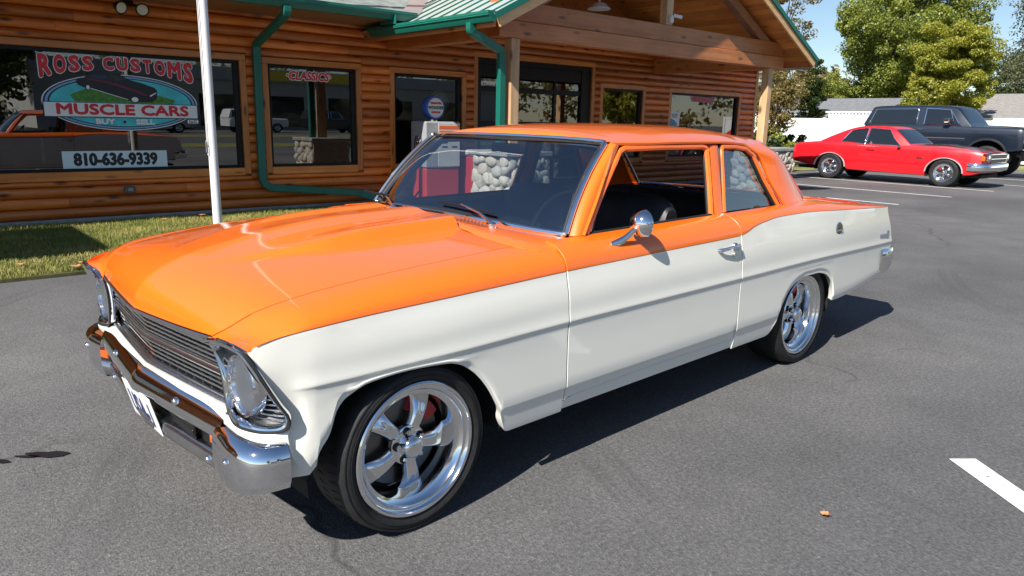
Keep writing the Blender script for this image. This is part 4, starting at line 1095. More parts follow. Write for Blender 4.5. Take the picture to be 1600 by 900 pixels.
# posts on stone piers
rs = random.Random(11)
def stone_mat():
    t = NT('river_stone'); t.set(Roughness=.8); co = t.coords('Object'); oi = t.n('ObjectInfo')
    c = t.ramp(oi.outputs['Random'], [(0, (.52, .45, .36)), (.35, (.62, .57, .48)), (.6, (.48, .46, .43)), (.8, (.66, .58, .47)), (1, (.42, .39, .35))])
    t.base(t.mix(.7, c, t.ramp(t.noise(co, 3.5, 6, .65), [(.3, (.6, .6, .6)), (.7, (1.35, 1.33, 1.3))]), 'MULTIPLY')); t.bump(t.noise(co, 9, 6, .6), .4, .05); return t.m
STONE = stone_mat(); STM = []
for k in range(7):
    b = bmesh.new(); bmesh.ops.create_icosphere(b, subdivisions=2, radius=1)
    ph = [rs.uniform(0, 6.28) for _ in range(6)]
    for v in b.verts:
        p = v.co; f = 1+.20*math.sin(2.3*p.x+ph[0])*math.cos(2.2*p.y+ph[1])+.13*math.sin(3.7*p.y+ph[2]+2*p.x); q = p*f
        for a in range(3): q[a] = math.copysign(abs(q[a])**.72, q[a])
        v.co = q
    me = bpy.data.meshes.new('stone'); b.to_mesh(me); b.free(); me.materials.append(STONE); me.polygons.foreach_set('use_smooth', [True]*len(me.polygons)); STM.append(me)
def stone_face(parent, o, u, v, n, wu, wv, cell=.17):
    """irregular fieldstones packed over a rectangle: origin o, axes u,v, outward n"""
    o, u, v, n = Vector(o), Vector(u), Vector(v), Vector(n); N = int(1.35*wu*wv/(cell*cell)); pts = []
    for _ in range(N):
        best = None
        for _k in range(26):
            c = (rs.uniform(.03, wu-.03), rs.uniform(.04, wv-.04)); d = min([math.hypot(c[0]-p[0], c[1]-p[1]) for p in pts]+[9])
            if best is None or d > best[0]: best = (d, c)
        pts.append(best[1])
    for c in pts:
        ds = sorted(math.hypot(c[0]-p[0], c[1]-p[1]) for p in pts if p is not c); r = .58*ds[0]+.12*(ds[1]-ds[0])
        k = rs.uniform(.86, 1.3); sx, sz = min(r*k, c[0]+.03, wu-c[0]+.03), min(r/k*1.12, c[1]+.01, wv-c[1]+.01)
        ob = add_obj('stone', rs.choice(STM), parent); M = Matrix((u, v, n)).transposed().to_4x4(); Rr = Matrix.Rotation(rs.uniform(-.6, .6), 4, 'Z')
        ob.matrix_parent_inverse = Matrix.Identity(4); ob.matrix_local = Matrix.Translation(o+u*c[0]+v*c[1]+n*.002) @ M @ Rr @ Matrix.Diagonal((sx, sz, rs.uniform(.040, .065), 1))
PW = .36
for (px, py) in ((6.70, 7.75), (13.14, 7.76)):
    mb = MB(); mb.box(px-PW, px+PW, py-PW, py+PW, 0, .915); PIER = mb.build('stone_pier', [MORTAR], B, smooth=False)
    stone_face(PIER, (px-PW, py-PW, .0), (1, 0, 0), (0, 0, 1), (0, -1, 0), 2*PW, .91); stone_face(PIER, (px-PW, py+PW, .0), (0, -1, 0), (0, 0, 1), (-1, 0, 0), 2*PW, .91)
    stone_face(PIER, (px+PW, py-PW, .0), (0, 1, 0), (0, 0, 1), (1, 0, 0), 2*PW, .91)
    mb = MB(); mb.box(px-PW-.06, px+PW+.06, py-PW-.06, py+PW+.06, .918, .985, .012); mb.build('pier_cap', [CONC], PIER)
    mb = MB(); mb.box(px-.075, px+.075, py-.075, py+.075, .986, 2.452, .006); mb.build('porch_post', [POSTW], B)
mb = MB(); mb.box(6.06, 13.95, 7.26, W0-.036, 0.0, .045, .01); tag(mb.build('porch_floor', [CONC]), kind='structure')
# unseen canopy added further along the wall to throw the shade on the lawn
mb = MB(); mb.box(-8.4, -1.05, 7.30, 9.30, 2.56, 2.72, .01); mb.box(-8.3, -1.15, 7.6, 7.8, 2.33, 2.555, .01); mb.box(-1.35, -1.2, 7.62, 7.77, 0, 2.33); mb.box(-8.2, -8.05, 7.62, 7.77, 0, 2.33); mb.build('unseen_canopy', [BEAMW], B)
# ================================================================== lettering and signs on the glass
SRED = simple('sign_red', (.66, .025, .035), .4); SWHITE = simple('sign_white', (.86, .88, .90), .45); SBLK = simple('sign_black', (.012, .013, .02), .45)
STEAL = varied('sign_teal', (.07, .58, .64), .25, 4, .45); SGREEN = varied('sign_green', (.07, .24, .03), .5, 25, .5); SNAVY = simple('sign_navy', (.02, .03, .08), .4); SBLUE = simple('sign_blue', (.20, .42, .66), .4)
SMAROON = simple('sign_maroon', (.16, .012, .035), .3); SCREAM = simple('sign_cream', (.82, .85, .84), .5)
def MW(x, z, y): return Matrix(((1, 0, 0, x), (0, 0, -1, y), (0, 1, 0, z), (0, 0, 0, 1)))
YG = W0+.035
def flat(parent, poly, y, mat, name, th=.0015):
    mb = MB(); mb.prism(poly, lambda u, v, d: (u, d, v), y-th, y); return mb.build(name, [mat], parent, smooth=False)
def ell(cx, cz, a, b, n=56): return [(cx+a*math.cos(2*math.pi*k/n), cz+b*math.sin(2*math.pi*k/n)) for k in range(n)]
def outlined(txt, par, x, z, size, y, m1, m2, sx=1, off=.010, shear=0, space=1.0, M=None):
    text_obj(txt, 'lettering_outline', m2, size, M or MW(x, z, y), par, .0005, off+.012*size/.2, sx=sx, shear=shear, space=space)
    text_obj(txt, 'lettering', m1, size, Matrix.Translation((0, -.002, 0)) @ (M or MW(x, z, y)), par, .0005, off, sx=sx, shear=shear, space=space)
SG = thing('window_sign', 'red and white shop name lettered above the oval on the large window', 'sign', (2.565, YG, 1.9))
def place(o, par):
    o.matrix_parent_inverse = Matrix.Translation(-Vector(par.location)); return o
def letters_curved():
    s_ = 'ROSS CUSTOMS'; x = 1.66; wid = {'R': .150, 'O': .150, 'S': .138, ' ': .075, 'C': .142, 'U': .150, 'T': .128, 'M': .185}
    tot = sum(wid[c] for c in s_); k = (3.455-1.655)/tot
    for c in s_:
        w = wid[c]*k; cx = x+w/2; x += w
        if c == ' ': continue
        u = (cx-2.56)/.90; ztop = 2.062-.006*u*u; zb = 1.885-.135*abs(u)**2.2; h = ztop-zb
        for off, mat, dy, nm in ((.085, SWHITE, -.003, 'letter_outline'), (.055, SRED, -.0065, 'letter')):
            o = text_obj(c, nm, mat, 1.0, Matrix.Identity(4), SG, 0, 0, bold=off)
            me = o.data; co = np.array([v.co for v in me.vertices]); lo, hi = co.min(0), co.max(0)
            g = (.085-off)*.62
            for v in me.vertices:
                a = (v.co.x-lo[0])/(hi[0]-lo[0]); b_ = (v.co.y-lo[1])/(hi[1]-lo[1])
                X_ = cx+(a-.5)*(w*.93-g); zl = 1.885-.135*abs((X_-2.56)/.90)**2.2
                v.co = Vector((X_, YG+dy-v.co.z*1.5, lerp(zl+g/2, ztop-g/2, b_)))
            place(o, SG)
letters_curved()
LG = thing('window_sign', 'oval teal sign with a dark muscle car above a white banner on the large window', 'sign', (2.57, YG, 1.4))
def lp(poly, k, mat, name, par=LG): return place(flat(par, poly, YG-.002-.0017*k, mat, name), par)
cx, cz = 2.57, 1.50
lp(ell(cx, cz, .905, .345), 0, SWHITE, 'oval_rim'); lp(ell(cx, cz, .892, .335), 1, SNAVY, 'oval_band'); lp(ell(cx, cz, .870, .322), 2, SBLUE, 'oval_ring'); lp(ell(cx, cz, .842, .304), 3, SNAVY, 'oval_inner_band'); lp(ell(cx, cz, .820, .292), 4, STEAL, 'oval_field')
lp([(cx-.55, 1.50), (cx-.60, 1.58), (cx-.42, 1.66), (cx-.2, 1.70), (cx+.1, 1.62), (cx+.45, 1.60), (cx+.62, 1.55), (cx+.6, 1.50)], 5, SGREEN, 'grass_patch')
carp = [(2.05, 1.74), (2.07, 1.775), (2.14, 1.79), (2.20, 1.835), (2.28, 1.855), (2.42, 1.855), (2.55, 1.845), (2.62, 1.805), (2.66, 1.785), (2.82, 1.745), (2.95, 1.70), (2.98, 1.66), (2.965, 1.56), (2.90, 1.515), (2.74, 1.515), (2.62, 1.53), (2.42, 1.60), (2.25, 1.655), (2.15, 1.665), (2.07, 1.70)]
lp(carp, 6, SBLK, 'car_body')
lp([(2.20, 1.80), (2.24, 1.832), (2.38, 1.835), (2.42, 1.79), (2.32, 1.775)], 7, SNAVY, 'car_side_glass'); lp([(2.42, 1.838), (2.53, 1.832), (2.60, 1.795), (2.52, 1.765), (2.46, 1.77)], 7, simple('sign_glass', (.03, .035, .04), .2), 'car_windscreen')
lp([(2.18, 1.785), (2.42, 1.755), (2.62, 1.70), (2.80, 1.635), (2.86, 1.60), (2.84, 1.595), (2.60, 1.675), (2.40, 1.735), (2.18, 1.77)], 7, SMAROON, 'car_flank'); lp([(2.20, 1.67), (2.62, 1.545), (2.62, 1.538), (2.20, 1.662)], 8, SWHITE, 'car_sill_line')
lp([(2.88, 1.60), (2.965, 1.645), (2.965, 1.635), (2.89, 1.585)], 8, SWHITE, 'car_bumper_line')
lp(ell(2.70, 1.545, .052, .042, 20), 8, SBLK, 'car_tyre'); lp(ell(2.70, 1.545, .040, .031, 20), 9, SWHITE, 'car_wheel'); lp(ell(2.175, 1.675, .030, .036, 20), 8, SBLK, 'car_tyre'); lp(ell(2.175, 1.675, .019, .026, 20), 9, SWHITE, 'car_wheel')
lp([(1.672, 1.495), (3.474, 1.497), (3.474, 1.312), (1.672, 1.312)], 9, SNAVY, 'banner_edge'); lp([(1.682, 1.487), (3.464, 1.489), (3.464, 1.322), (1.682, 1.322)], 10, SCREAM, 'banner')
for q, sz, x, z, m_, sx, k in (('MUSCLE CARS', .172, 2.575, 1.405, SRED, 1.42, 11), ('BUY', .085, 2.33, 1.262, SCREAM, 1.35, 11), ('SELL', .085, 2.80, 1.262, SCREAM, 1.35, 11), ('LLC', .045, 3.40, 1.278, SBLK, 1.3, 12)):
    place(text_obj(q, 'lettering', m_, sz, MW(x, z, YG-.002-.0017*k), LG, 0, 0, sx=sx, bold=.009 if sz > .1 else .006 if sz > .06 else .002), LG)
lp(ell(2.555, 1.262, .018, .018, 16), 11, SBLK, 'dot'); lp([(3.33, 1.302), (3.47, 1.302), (3.47, 1.255), (3.33, 1.255)], 10.5, SCREAM, 'llc_tab')
PH = thing('window_sign', 'pale sign with a telephone number at the foot of the large window', 'sign', (2.42, YG, .79))
lp([(1.815, .899), (3.035, .899), (3.035, .674), (1.815, .674)], 0, simple('sign_pale_blue', (.66, .80, .84), .45), 'sign_board', PH)
place(text_obj('810-636-9339', 'lettering', SBLK, .205, MW(2.425, .788, YG-.005), PH, 0, 0, sx=.84, bold=.011), PH)
CL = thing('window_sign', 'red slanted classics lettering with dots on the window beside the downspout', 'sign', (5.115, YG, 1.96))
for off, mt, dy in ((.016, SWHITE, -.002), (.007, SRED, -.005)): place(text_obj('·CLASSICS·', 'lettering', mt, .165, MW(5.115, 1.955, YG+dy), CL, 0, 0, sx=.92, shear=.18, bold=off), CL)
RW = thing('window_sign', 'small faded red lettered decal on the end window past the porch', 'sign', (15.07, YG, 1.95))
lp([(14.60, 1.985), (14.68, 2.03), (15.5, 2.005), (15.56, 1.945), (15.5, 1.88), (14.66, 1.90)], 0, simple('decal_pink', (.42, .12, .15), .5), 'decal', RW); place(text_obj('MUSCLE CARS', 'lettering', SRED, .10, MW(15.07, 1.95, YG-.005), RW, .0005, .002, sx=1.05), RW)
EV = thing('window_sign', 'white poster with a blue arc in the corner of the end window', 'sign', (14.03, YG, 1.5))
lp([(13.83, 1.64), (14.25, 1.645), (14.23, 1.33), (13.83, 1.33)], 0, SWHITE, 'poster', EV); lp([(13.83, 1.335)]+[(13.83+.33*math.cos(a), 1.335+.17*math.sin(a)) for a in lin(0, math.pi/2, 10)], 1, simple('poster_blue', (.02, .30, .42), .4), 'blue_arc', EV)
place(text_obj('TOY', 'lettering', SBLK, .12, MW(14.04, 1.56, YG-.006), EV, .0005, .002), EV)
DW_ = thing('window_sign', 'white paper sign with dark script on the entrance glass', 'sign', (8.57, YG, 1.98))
lp([(8.37, 2.06), (8.80, 2.06), (8.80, 1.90), (8.37, 1.90)], 0, SWHITE, 'paper', DW_); place(text_obj('Drive In', 'lettering', SBLK, .12, MW(8.60, 1.975, YG-.006), DW_, .0005, .001, sx=.9, shear=.2), DW_)

# ================================================================== things by the wall
# floodlight pair
for k, (x, aim) in enumerate(((2.56, -.15), (2.80, .2))):
    pass
FL = thing('floodlight', 'twin round white floodlights under the soffit above the big window', 'light', (2.68, W0-.1, 2.70))
mb = MB(); mb.box(-.06, .06, -.05, .05, -.03, .03, .01); mb.tube([(-.05, 0, -.01), (-.10, -.06, -.03), (-.12, -.09, -.05)], .014, 8); mb.tube([(.05, 0, -.01), (.10, -.06, -.03), (.12, -.09, -.05)], .014, 8); mb.build('mount', [BLKMETAL], FL)
for x, yaw in ((-.13, .35), (.13, -.1)):
    M = Matrix.Translation((x, -.11, -.06)) @ Matrix.Rotation(yaw, 4, 'Z') @ Matrix.Rotation(.35, 4, 'X')
    b = MB(); b.lathe([(.03, .06), (.05, .03), (.075, -.04), (.08, -.06), (.072, -.06)], 24, 'y'); mb = MB(); mb.add([M @ Vector(v) for v in b.V], b.F); L_ = mb.build('lamp_housing', [BLKMETAL], FL)
    b = MB(); b.lathe([(.071, -.055), (.05, -.068), (0, -.074)], 24, 'y'); mb = MB(); mb.add([M @ Vector(v) for v in b.V], b.F); mb.build('lamp_glass', [simple('frosted_glass', (.72, .74, .70), .3)], L_)
OB = thing('electrical_outlet', 'small grey weatherproof outlet box low on the log wall', 'outlet', (2.52, W0-.055, .41))
mb = MB(); mb.box(-.062, .062, -.045, .01, -.045, .045, .008); mb.build('cover', [simple('grey_box', (.09, .10, .10), .45)], OB); mb = MB(); mb.box(-.028, .028, -.052, -.044, -.018, .018, .003); mb.build('latch', [simple('grey_latch', (.35, .36, .36), .4)], OB)
# flagpole
FP = thing('flagpole', 'white metal flagpole with a rope standing in the lawn', 'pole', (3.071, 8.878, .02))
POLE = varied('white_pole_paint', (.72, .73, .75), .06, 5, .35)
mb = MB(); mb.tube([(0, 0, 0), (0, 0, 3), (0, 0, 7.5)], [.052, .050, .034], 24); mb.lathe([(.10, 0), (.10, .02), (.06, .05), (.054, .05)], 20, 'z'); mb.build('pole', [POLE], FP, sharp=R(50))
mb = MB(); mb.tube([(-.065, -.02, .9), (-.07, -.025, 3.0), (-.05, -.01, 7.3)], .006, 6); mb.build('rope', [simple('rope', (.65, .64, .6), .8)], FP)
mb = MB(); mb.tube([(-.05, -.02, 1.0), (-.085, -.03, 1.0)], .008, 6); mb.box(-.088, -.078, -.036, -.024, .93, 1.07, .004); mb.build('cleat', [ALLOY], FP)
# petrol pump
GP = thing('petrol_pump', 'old white petrol pump with a round blue globe by the window', 'pump', (6.98, 9.92, 0))
PWHT = varied('pump_white', (.52, .52, .49), .12, 5, .4); PRED = simple('pump_red', (.45, .03, .02), .4); PGREY = varied('pump_grey', (.30, .31, .33), .15, 8, .45)
mb = MB(); mb.box(-.36, .36, -.22, .22, 0, .10, .01); mb.build('base', [BLKMETAL], GP)
mb = MB(); mb.box(-.33, .33, -.20, .20, .102, .62, .02); mb.build('lower_panel', [PRED], GP)
mb = MB(); mb.box(-.34, .34, -.21, .21, .622, 1.345, .02); CAB = mb.build('cabinet', [PGREY], GP)
mb = MB(); mb.box(-.10, .325, -.218, -.212, .64, 1.32, .003); mb.build('face_plate', [PWHT], CAB)
for z0, z1 in ((1.235, 1.28), (1.165, 1.205)): mb = MB(); mb.box(-.085, .315, -.222, -.2185, z0, z1, .002); mb.build('orange_band', [simple('pump_orange', (.72, .12, .02), .4)], CAB)
mb = MB()
for x, z in ((-.02, 1.10), (.17, 1.10), (-.02, 1.02), (-.02, .95), (.17, .95)): mb.box(x, x+.10, -.221, -.2185, z-.012, z+.012)
mb.build('dial_text', [SBLK], CAB, smooth=False)
mb = MB(); b = [(.175, -.07), (.185, -.05), (.185, .05), (.175, .07)]; mb.lathe(b, 40, 'y', (-.05, 0, 1.555)); GLB = mb.build('globe', [simple('globe_blue', (.025, .12, .50), .3, 0, Coat_Weight=.6)], GP, sharp=R(40)); GLB['label'] = 'blue rimmed round pump globe with white face'
mb = MB(); mb.lathe([(.150, -.071), (.150, -.078), (0, -.080)], 36, 'y', (-.05, 0, 1.555)); mb.build('globe_face', [simple('globe_white', (.70, .72, .72), .3)], GLB)
mb = MB(); mb.lathe([(.07, 0), (.07, .02), (.05, .03), (.05, .05)], 20, 'z', (-.05, 0, 1.34)); mb.build('globe_collar', [ALLOY], GP)
for q, sz, z, m_ in (('TIDEWATER', .040, 1.625, SRED), ('WONDER', .066, 1.555, simple('dark_green_ink', (.01, .09, .05), .5)), ('GASOLINE', .036, 1.485, SRED)): text_obj(q, 'globe_lettering', m_, sz, MW(-.05, z, -.082), GLB, 0, 0, bold=.0035)
mb = MB(); mb.tube(path3([(-.37, -.06, 1.02), (-.42, -.08, 1.12), (-.46, -.08, .95), (-.50, -.06, .50), (-.47, -.05, .14), (-.35, -.05, .25)], 30), .015, 8); mb.build('hose', [BLACK], GP)
mb = MB(); mb.tube([(-.345, -.05, .90), (-.40, -.06, 1.0), (-.375, -.06, 1.10)], [.014, .018, .012], 8); mb.tube([(-.36, -.10, .86), (-.39, -.12, 1.02), (-.36, -.09, 1.06)], .008, 6); mb.build('nozzle', [ALLOY], GP)
DS = thing('round_sign', 'pale round metal sign behind the glass beside the pump globe', 'sign', (7.62, W0+.22, 1.66))
mb = MB(); mb.lathe([(.20, .0), (.205, .01), (.20, .02)], 36, 'y'); mb.build('disc', [varied('old_sign_paint', (.42, .46, .42), .25, 9, .5)], DS)
mb = MB(); mb.lathe([(.185, -.002), (.175, -.006), (.165, -.002)], 36, 'y', closed=True); mb.build('ring', [simple('sign_ring_green', (.05, .18, .08), .5)], DS); mb = MB(); mb.tube([(0, .02, -.2), (0, .05, -1.64)], .012, 6); mb.build('stand', [BLKMETAL], DS)
# red cooler
CO = thing('soft_drink_cooler', 'red painted chest cooler between the petrol pump and stone pier', 'cooler', (7.92, 9.86, 0))
mb = MB(); mb.box(-.45, .45, -.28, .28, .10, .80, .03); mb.build('chest', [simple('cooler_red', (.42, .03, .03), .35, 0, Coat_Weight=.5)], CO); mb = MB(); mb.box(-.47, .47, -.30, .30, .80, .90, .03); mb.build('lid', [PWHT], CO)
for x in (-.40, .40):
    for y in (-.24, .24): mb = MB(); mb.box(x-.03, x+.03, y-.03, y+.03, 0, .10); mb.build('leg', [BLKMETAL], CO)
# security camera on the king post
SCM = thing('security_camera', 'small white security camera fixed to the porch king post', 'camera', (9.97, 7.66, 3.05))
mb = MB(); mb.box(-.03, .03, -.02, .035, -.09, .02, .006); mb.build('bracket', [POLE], SCM); mb = MB(); mb.tube([(.02, -.02, .02), (.11, -.12, -.01)], .028, 12); mb.build('body', [POLE], SCM)
mb = MB(); mb.tube([(.112, -.122, -.011), (.116, -.126, -.012)], .02, 12); mb.build('lens', [BLACK], SCM)
PLT = thing('ceiling_light', 'round white ceiling light under the porch roof', 'light', (9.6, 8.9, 3.25))
mb = MB(); mb.lathe([(.02, 1.0), (.02, .1), (.10, .08), (.19, .0), (.19, -.02), (0, -.03)], 24, 'z'); mb.build('shade', [POLE], PLT)
# ================================================================== parked cars further off
def profile_car(root, sp):
    """sp: tables describing a car along x (from the front axle, + to the rear)"""
    bodyM = sp['mat']; x0, x1 = sp['ends']; X = sorted(set([round(v, 3) for v in lin(x0, x1, 70)]+[round(sp['wb']*k+d, 3) for k in (0, 1) for d in lin(-sp['ar'], sp['ar'], 31)]))
    X = [x for x in X if x0 <= x <= x1]
    def zb(x):
        z = interp(sp['bot'], x)
        for xc in (0, sp['wb']):
            d = abs(x-xc)
            if d < sp['ar']: z = max(z, sp['wz']+math.sqrt(max(0, 1-(d/sp['ar'])**2))*sp['ah'])
        return z
    def sec(x):
        w = interp(sp['w'], x); zs = interp(sp['sh'], x); zc = interp(sp['top'], x); b = zb(x); cr = sp['crease']; rows = [(w*.93, b-.02), (w*.965, b)]
        for t in (.15, .35, .6, .85): rows.append((w*lerp(.972, 1.0, min(1, t*1.6)), lerp(b, max(cr, b+.02), t)))
        c2 = max(cr, b+.025)
        rows += [(w, c2), (w*.997, c2+.015)]
        for t in (.25, .5, .75, .9): rows.append((w*lerp(.995, .955, t**2), lerp(c2+.015, zs-.02, t)))
        rows += [(w*.935, zs-.006), (w*.90, zs), (w*.80, lerp(zs, zc, .25)), (w*.55, lerp(zs, zc, .62)), (w*.28, lerp(zs, zc, .9)), (0, zc)]
        return rows
    mb = MB()
    for s in (-1, 1):
        P = [[(x, s*y, z) for y, z in sec(x)] for x in X]; mb.grid(P, flip=s > 0)
        for e in (0, -1):      # close nose and tail
            c = [(X[e], 0, z) for _, z in sec(X[e])]; mb.grid([P[e], c], flip=(s > 0) == (e == 0))
    BD = mb.build('body', [bodyM], root, sharp=R(35), merge=.0005)
    # dark arches and floor
    mb = MB()
    for xc in (0, sp['wb']):
        for s in (-1, 1):
            mb.grid([[(xc+(sp['ar']+.01)*math.cos(a), s*y, sp['wz']+(sp['ah']+.01)*math.sin(a)) for y in (.45, interp(sp['w'], xc)*.955)] for a in lin(-.3, math.pi+.3, 18)])
    mb.box(x0+.1, x1-.1, -.60, .60, interp(sp['bot'], .9)-.03, interp(sp['bot'], .9)+.05); mb.box(x0+.25, x1-.2, -.45, .45, sp['wz'], sp['wz']+sp['ah']*.9); mb.build('underside', [DARK], root, smooth=False)
    # greenhouse
    g = sp['gh']; n = 44; a0, a1, a2, a3 = g['x']; zt = g['z']; yb, yt = g['y']; zbelt = lambda x: interp(sp['sh'], x)-.005
    def roofz(x):
        return interp([(a0, zbelt(a0)), (lerp(a0, a1, .5), lerp(zbelt(a0), zt-.05, .56)), (a1, zt-.05), (lerp(a1, a2, .12), zt-.012), (lerp(a1, a2, .45), zt), (lerp(a1, a2, .85), zt-.018), (a2, zt-.05), (lerp(a2, a3, .5), lerp(zbelt(a3), zt-.05, .55)), (a3, zbelt(a3))], x)
    def row(x):
        z = roofz(x); k = max(0, min(1, (z-zbelt(x))/(zt-zbelt(x)))); e = lerp(yb, yt, k)*interp([(a0, .93), (a1, 1), (a2, 1), (a3, g.get('tail', .88))], x)
        yb_ = yb*interp([(a0, .93), (a1, 1), (a2, 1), (a3, g.get('tail', .88))], x)
        zb_ = zbelt(x)-.01; ze = lerp(zb_, z, .90)
        return [(yb_, zb_), (lerp(yb_, e, .5)+.004, lerp(zb_, ze, .5)), (e, ze), (e*.95, lerp(ze, z, .62)), (e*.80, lerp(ze, z, .9)), (e*.4, z+.004), (0, z+.006)]
    mb = MB(); GX = lin(a0, a3, n)
    for s in (-1, 1):
        P = [[(x, s*y, z) for y, z in row(x)] for x in GX]; b0 = len(mb.F); mb.grid(P, flip=s > 0)
        for i in range(n-1):
            xm = (GX[i]+GX[i+1])/2
            for j in range(6):
                if j >= 3 and (a0+.05 < xm < a1-.05 or (a2+.06 < xm < a3-.06 and not g.get('solid_rear'))): mb.M[b0+i*6+j] = 1
    mb.build('cabin', [g.get('mat', bodyM), DGLASS], root, sharp=R(30), merge=.0005)
    # side glass with bright frames, laid on the cabin sides
    def side_pt(x, t, s, d):
        r = row(x); y = interp([(0, r[0][0]), (.5, r[1][0]), (1, r[2][0])], t); z = lerp(r[0][1], r[2][1], t); return (x, s*(y+d), z)
    for s in (-1, 1):
        for poly in g['win']:
            A, B_, C_, D_ = poly
            bl = lambda u, v: (lerp(lerp(A[0], D_[0], u), lerp(B_[0], C_[0], u), v), lerp(lerp(A[1], D_[1], u), lerp(B_[1], C_[1], u), v))
            mb = MB(); mb.grid([[side_pt(*bl(u, v), s, .005) for v in lin(0, 1, 7)] for u in lin(0, 1, 9)]); pn = mb.build('side_window', [DGLASS], root)
            E = [bl(u, 0) for u in lin(0, 1, 9)][:-1]+[bl(1, v) for v in lin(0, 1, 7)][:-1]+[bl(u, 1) for u in lin(1, 0, 9)][:-1]+[bl(0, v) for v in lin(1, 0, 7)][:-1]
            mb = MB(); mb.tube([side_pt(x, t, s, .008) for x, t in E], g.get('fr', .012), 6, closed=True); mb.build('window_frame', [CHROME], pn)
    for xc in (0, sp['wb']):
        for s in (-1, 1): make_wheel(xc, s, root, sp.get('tw', .24), sp['wr'], sp['rim'], interp(sp['w'], xc)*.985-sp.get('inset', .0), True)
    for s in (-1, 1):      # bright arch mouldings
        if sp.get('arch_trim'):
            for xc in (0, sp['wb']):
                mb = MB(); A = lin(.02, math.pi-.02, 24)
                mb.tube([(xc+sp['ar']*math.cos(a), s*(interp(sp['w'], xc)*.985), sp['wz']+(sp['ah']+.004)*math.sin(a)) for a in A], sp['arch_trim'], 6); mb.build('arch_moulding', [sp.get('arch_mat', CHROME)], root)
    return BD
DGLASS = simple('dark_tint_glass', (.012, .016, .020), .04, 0, Specular_IOR_Level=.8)
REDP = paint('red_paint', (.66, .006, .014)); NAVY = paint('navy_paint', (.005, .012, .024)); GREYP = paint('slate_paint', (.10, .13, .17))
RC = thing('coupe', 'bright red muscle coupe with black hood stripes parked nose out', 'car', (21.0, 6.82, 0), R(90))
red = dict(mat=REDP, ends=(-1.13, 4.06), wb=2.90, ar=.43, ah=.36, wz=.345, wr=.345, rim=.225, tw=.27, crease=.60, inset=.02, arch_trim=.017, arch_mat=simple('bright_moulding', (.75, .75, .76), .3, .6),
    bot=[(-1.13, .42), (-.7, .33), (.6, .27), (2.3, .30), (3.5, .38), (4.06, .46)],
    w=[(-1.13, .80), (-1.05, .86), (-.7, .915), (0, .94), (1.5, .945), (2.9, .95), (3.6, .92), (3.98, .86), (4.06, .80)],
    sh=[(-1.13, .80), (-1.0, .845), (-.6, .885), (.3, .925), (1.3, .935), (2.0, .94), (2.6, .965), (3.1, .965), (3.7, .93), (4.0, .89), (4.06, .84)],
    top=[(-1.13, .775), (-1.0, .835), (-.7, .900), (-.3, .945), (.3, .985), (.9, .98), (2.8, .985), (3.3, .99), (3.8, .955), (4.0, .905), (4.06, .84)],
    gh=dict(x=(.86, 1.40, 2.42, 3.42), z=1.405, y=(.87, .66), tail=.78, fr=.010,
        win=[[(1.10, .06), (1.47, .92), (1.985, .96), (1.985, .05)], [(2.03, .05), (2.03, .96), (2.48, .86), (2.66, .16)]]))
for k_ in ('bot', 'w', 'sh', 'top'): red[k_] = [((x*.76 if x < 0 else x), (z*1.03 if k_ in ('sh', 'top') else z)) for x, z in red[k_]]
red['ends'] = (-1.13*.76, 4.06); red['gh']['z'] = 1.455
NZ = 1.13*(1-.76)
profile_car(RC, red)
mb = MB()
for s in (-1, 1):
    P = [[(x, s*y, interp(red['top'], x)+.006-(.013 if y > .45 else .002 if y > .3 else 0)) for y in (.13, .30, .46)] for x in lin(-.80, .72, 24)]; mb.grid(P)
mb.build('hood_stripe', [simple('black_stripe', (.008, .008, .009), .3, 0, Coat_Weight=1.0)], RC)
path = path3([(-.52, .935, 0), (-.64, .925, 0), (-.76, .885, 0), (-.87, .80, 0), (-.92, .66, 0), (-.945, .3, 0), (-.95, 0, 0)], 30)
full = [(p.x, -p.y) for p in path]+[(p.x, p.y) for p in reversed(path[:-1])]; P = []
for i, (x, y) in enumerate(full):
    a = full[max(i-1, 0)]; b = full[min(i+1, len(full)-1)]; n = Vector((-(b[1]-a[1]), b[0]-a[0], 0)).normalized()
    P.append([(x+n.x*d, y+n.y*d, z) for d, z in ((-.05, .605), (.0, .60), (.018, .57), (.018, .49), (.004, .43), (-.05, .41))])
mb = MB(); mb.grid(P); mb.build('front_bumper', [CHROME], RC, sharp=R(50))
mb = MB(); mb.box(-1.165+NZ, -1.14+NZ, -.58, .58, .63, .82, .01); GRR = mb.build('grille', [BLACK], RC)
mb = MB(); mb.tube([(-1.172+NZ, -.58, .625), (-1.172+NZ, .58, .625), (-1.160+NZ, .58, .825), (-1.160+NZ, -.58, .825)], .012, 6, closed=True); mb.tube([(-1.175+NZ, -.58, .72), (-1.175+NZ, .58, .72)], .012, 6); mb.build('grille_frame', [CHROME], GRR)
for s in (-1, 1):
    mb = MB(); mb.lathe([(.095, .03), (.10, .0), (.09, -.012), (.06, -.018), (0, -.022)], 22, 'x', (-1.15+NZ, s*.69, .73)); mb.build('headlamp', [CLEAR if False else ALLOY], RC)
    mb = MB(); mb.box(-1.12+NZ, -1.02+NZ, s*.78, s*.87, .65, .79, .03); mb.build('side_marker', [AMBER], RC)
mb = MB(); P = []
for y in lin(-.84, .84, 21):
    b = -.14*(abs(y)/.84)**3; P.append([(4.04+b, y, .60), (4.11+b, y, .59), (4.13+b, y, .52), (4.11+b, y, .45), (4.04+b, y, .44)])
mb.grid(P); mb.build('rear_bumper', [CHROME], RC, sharp=R(40))
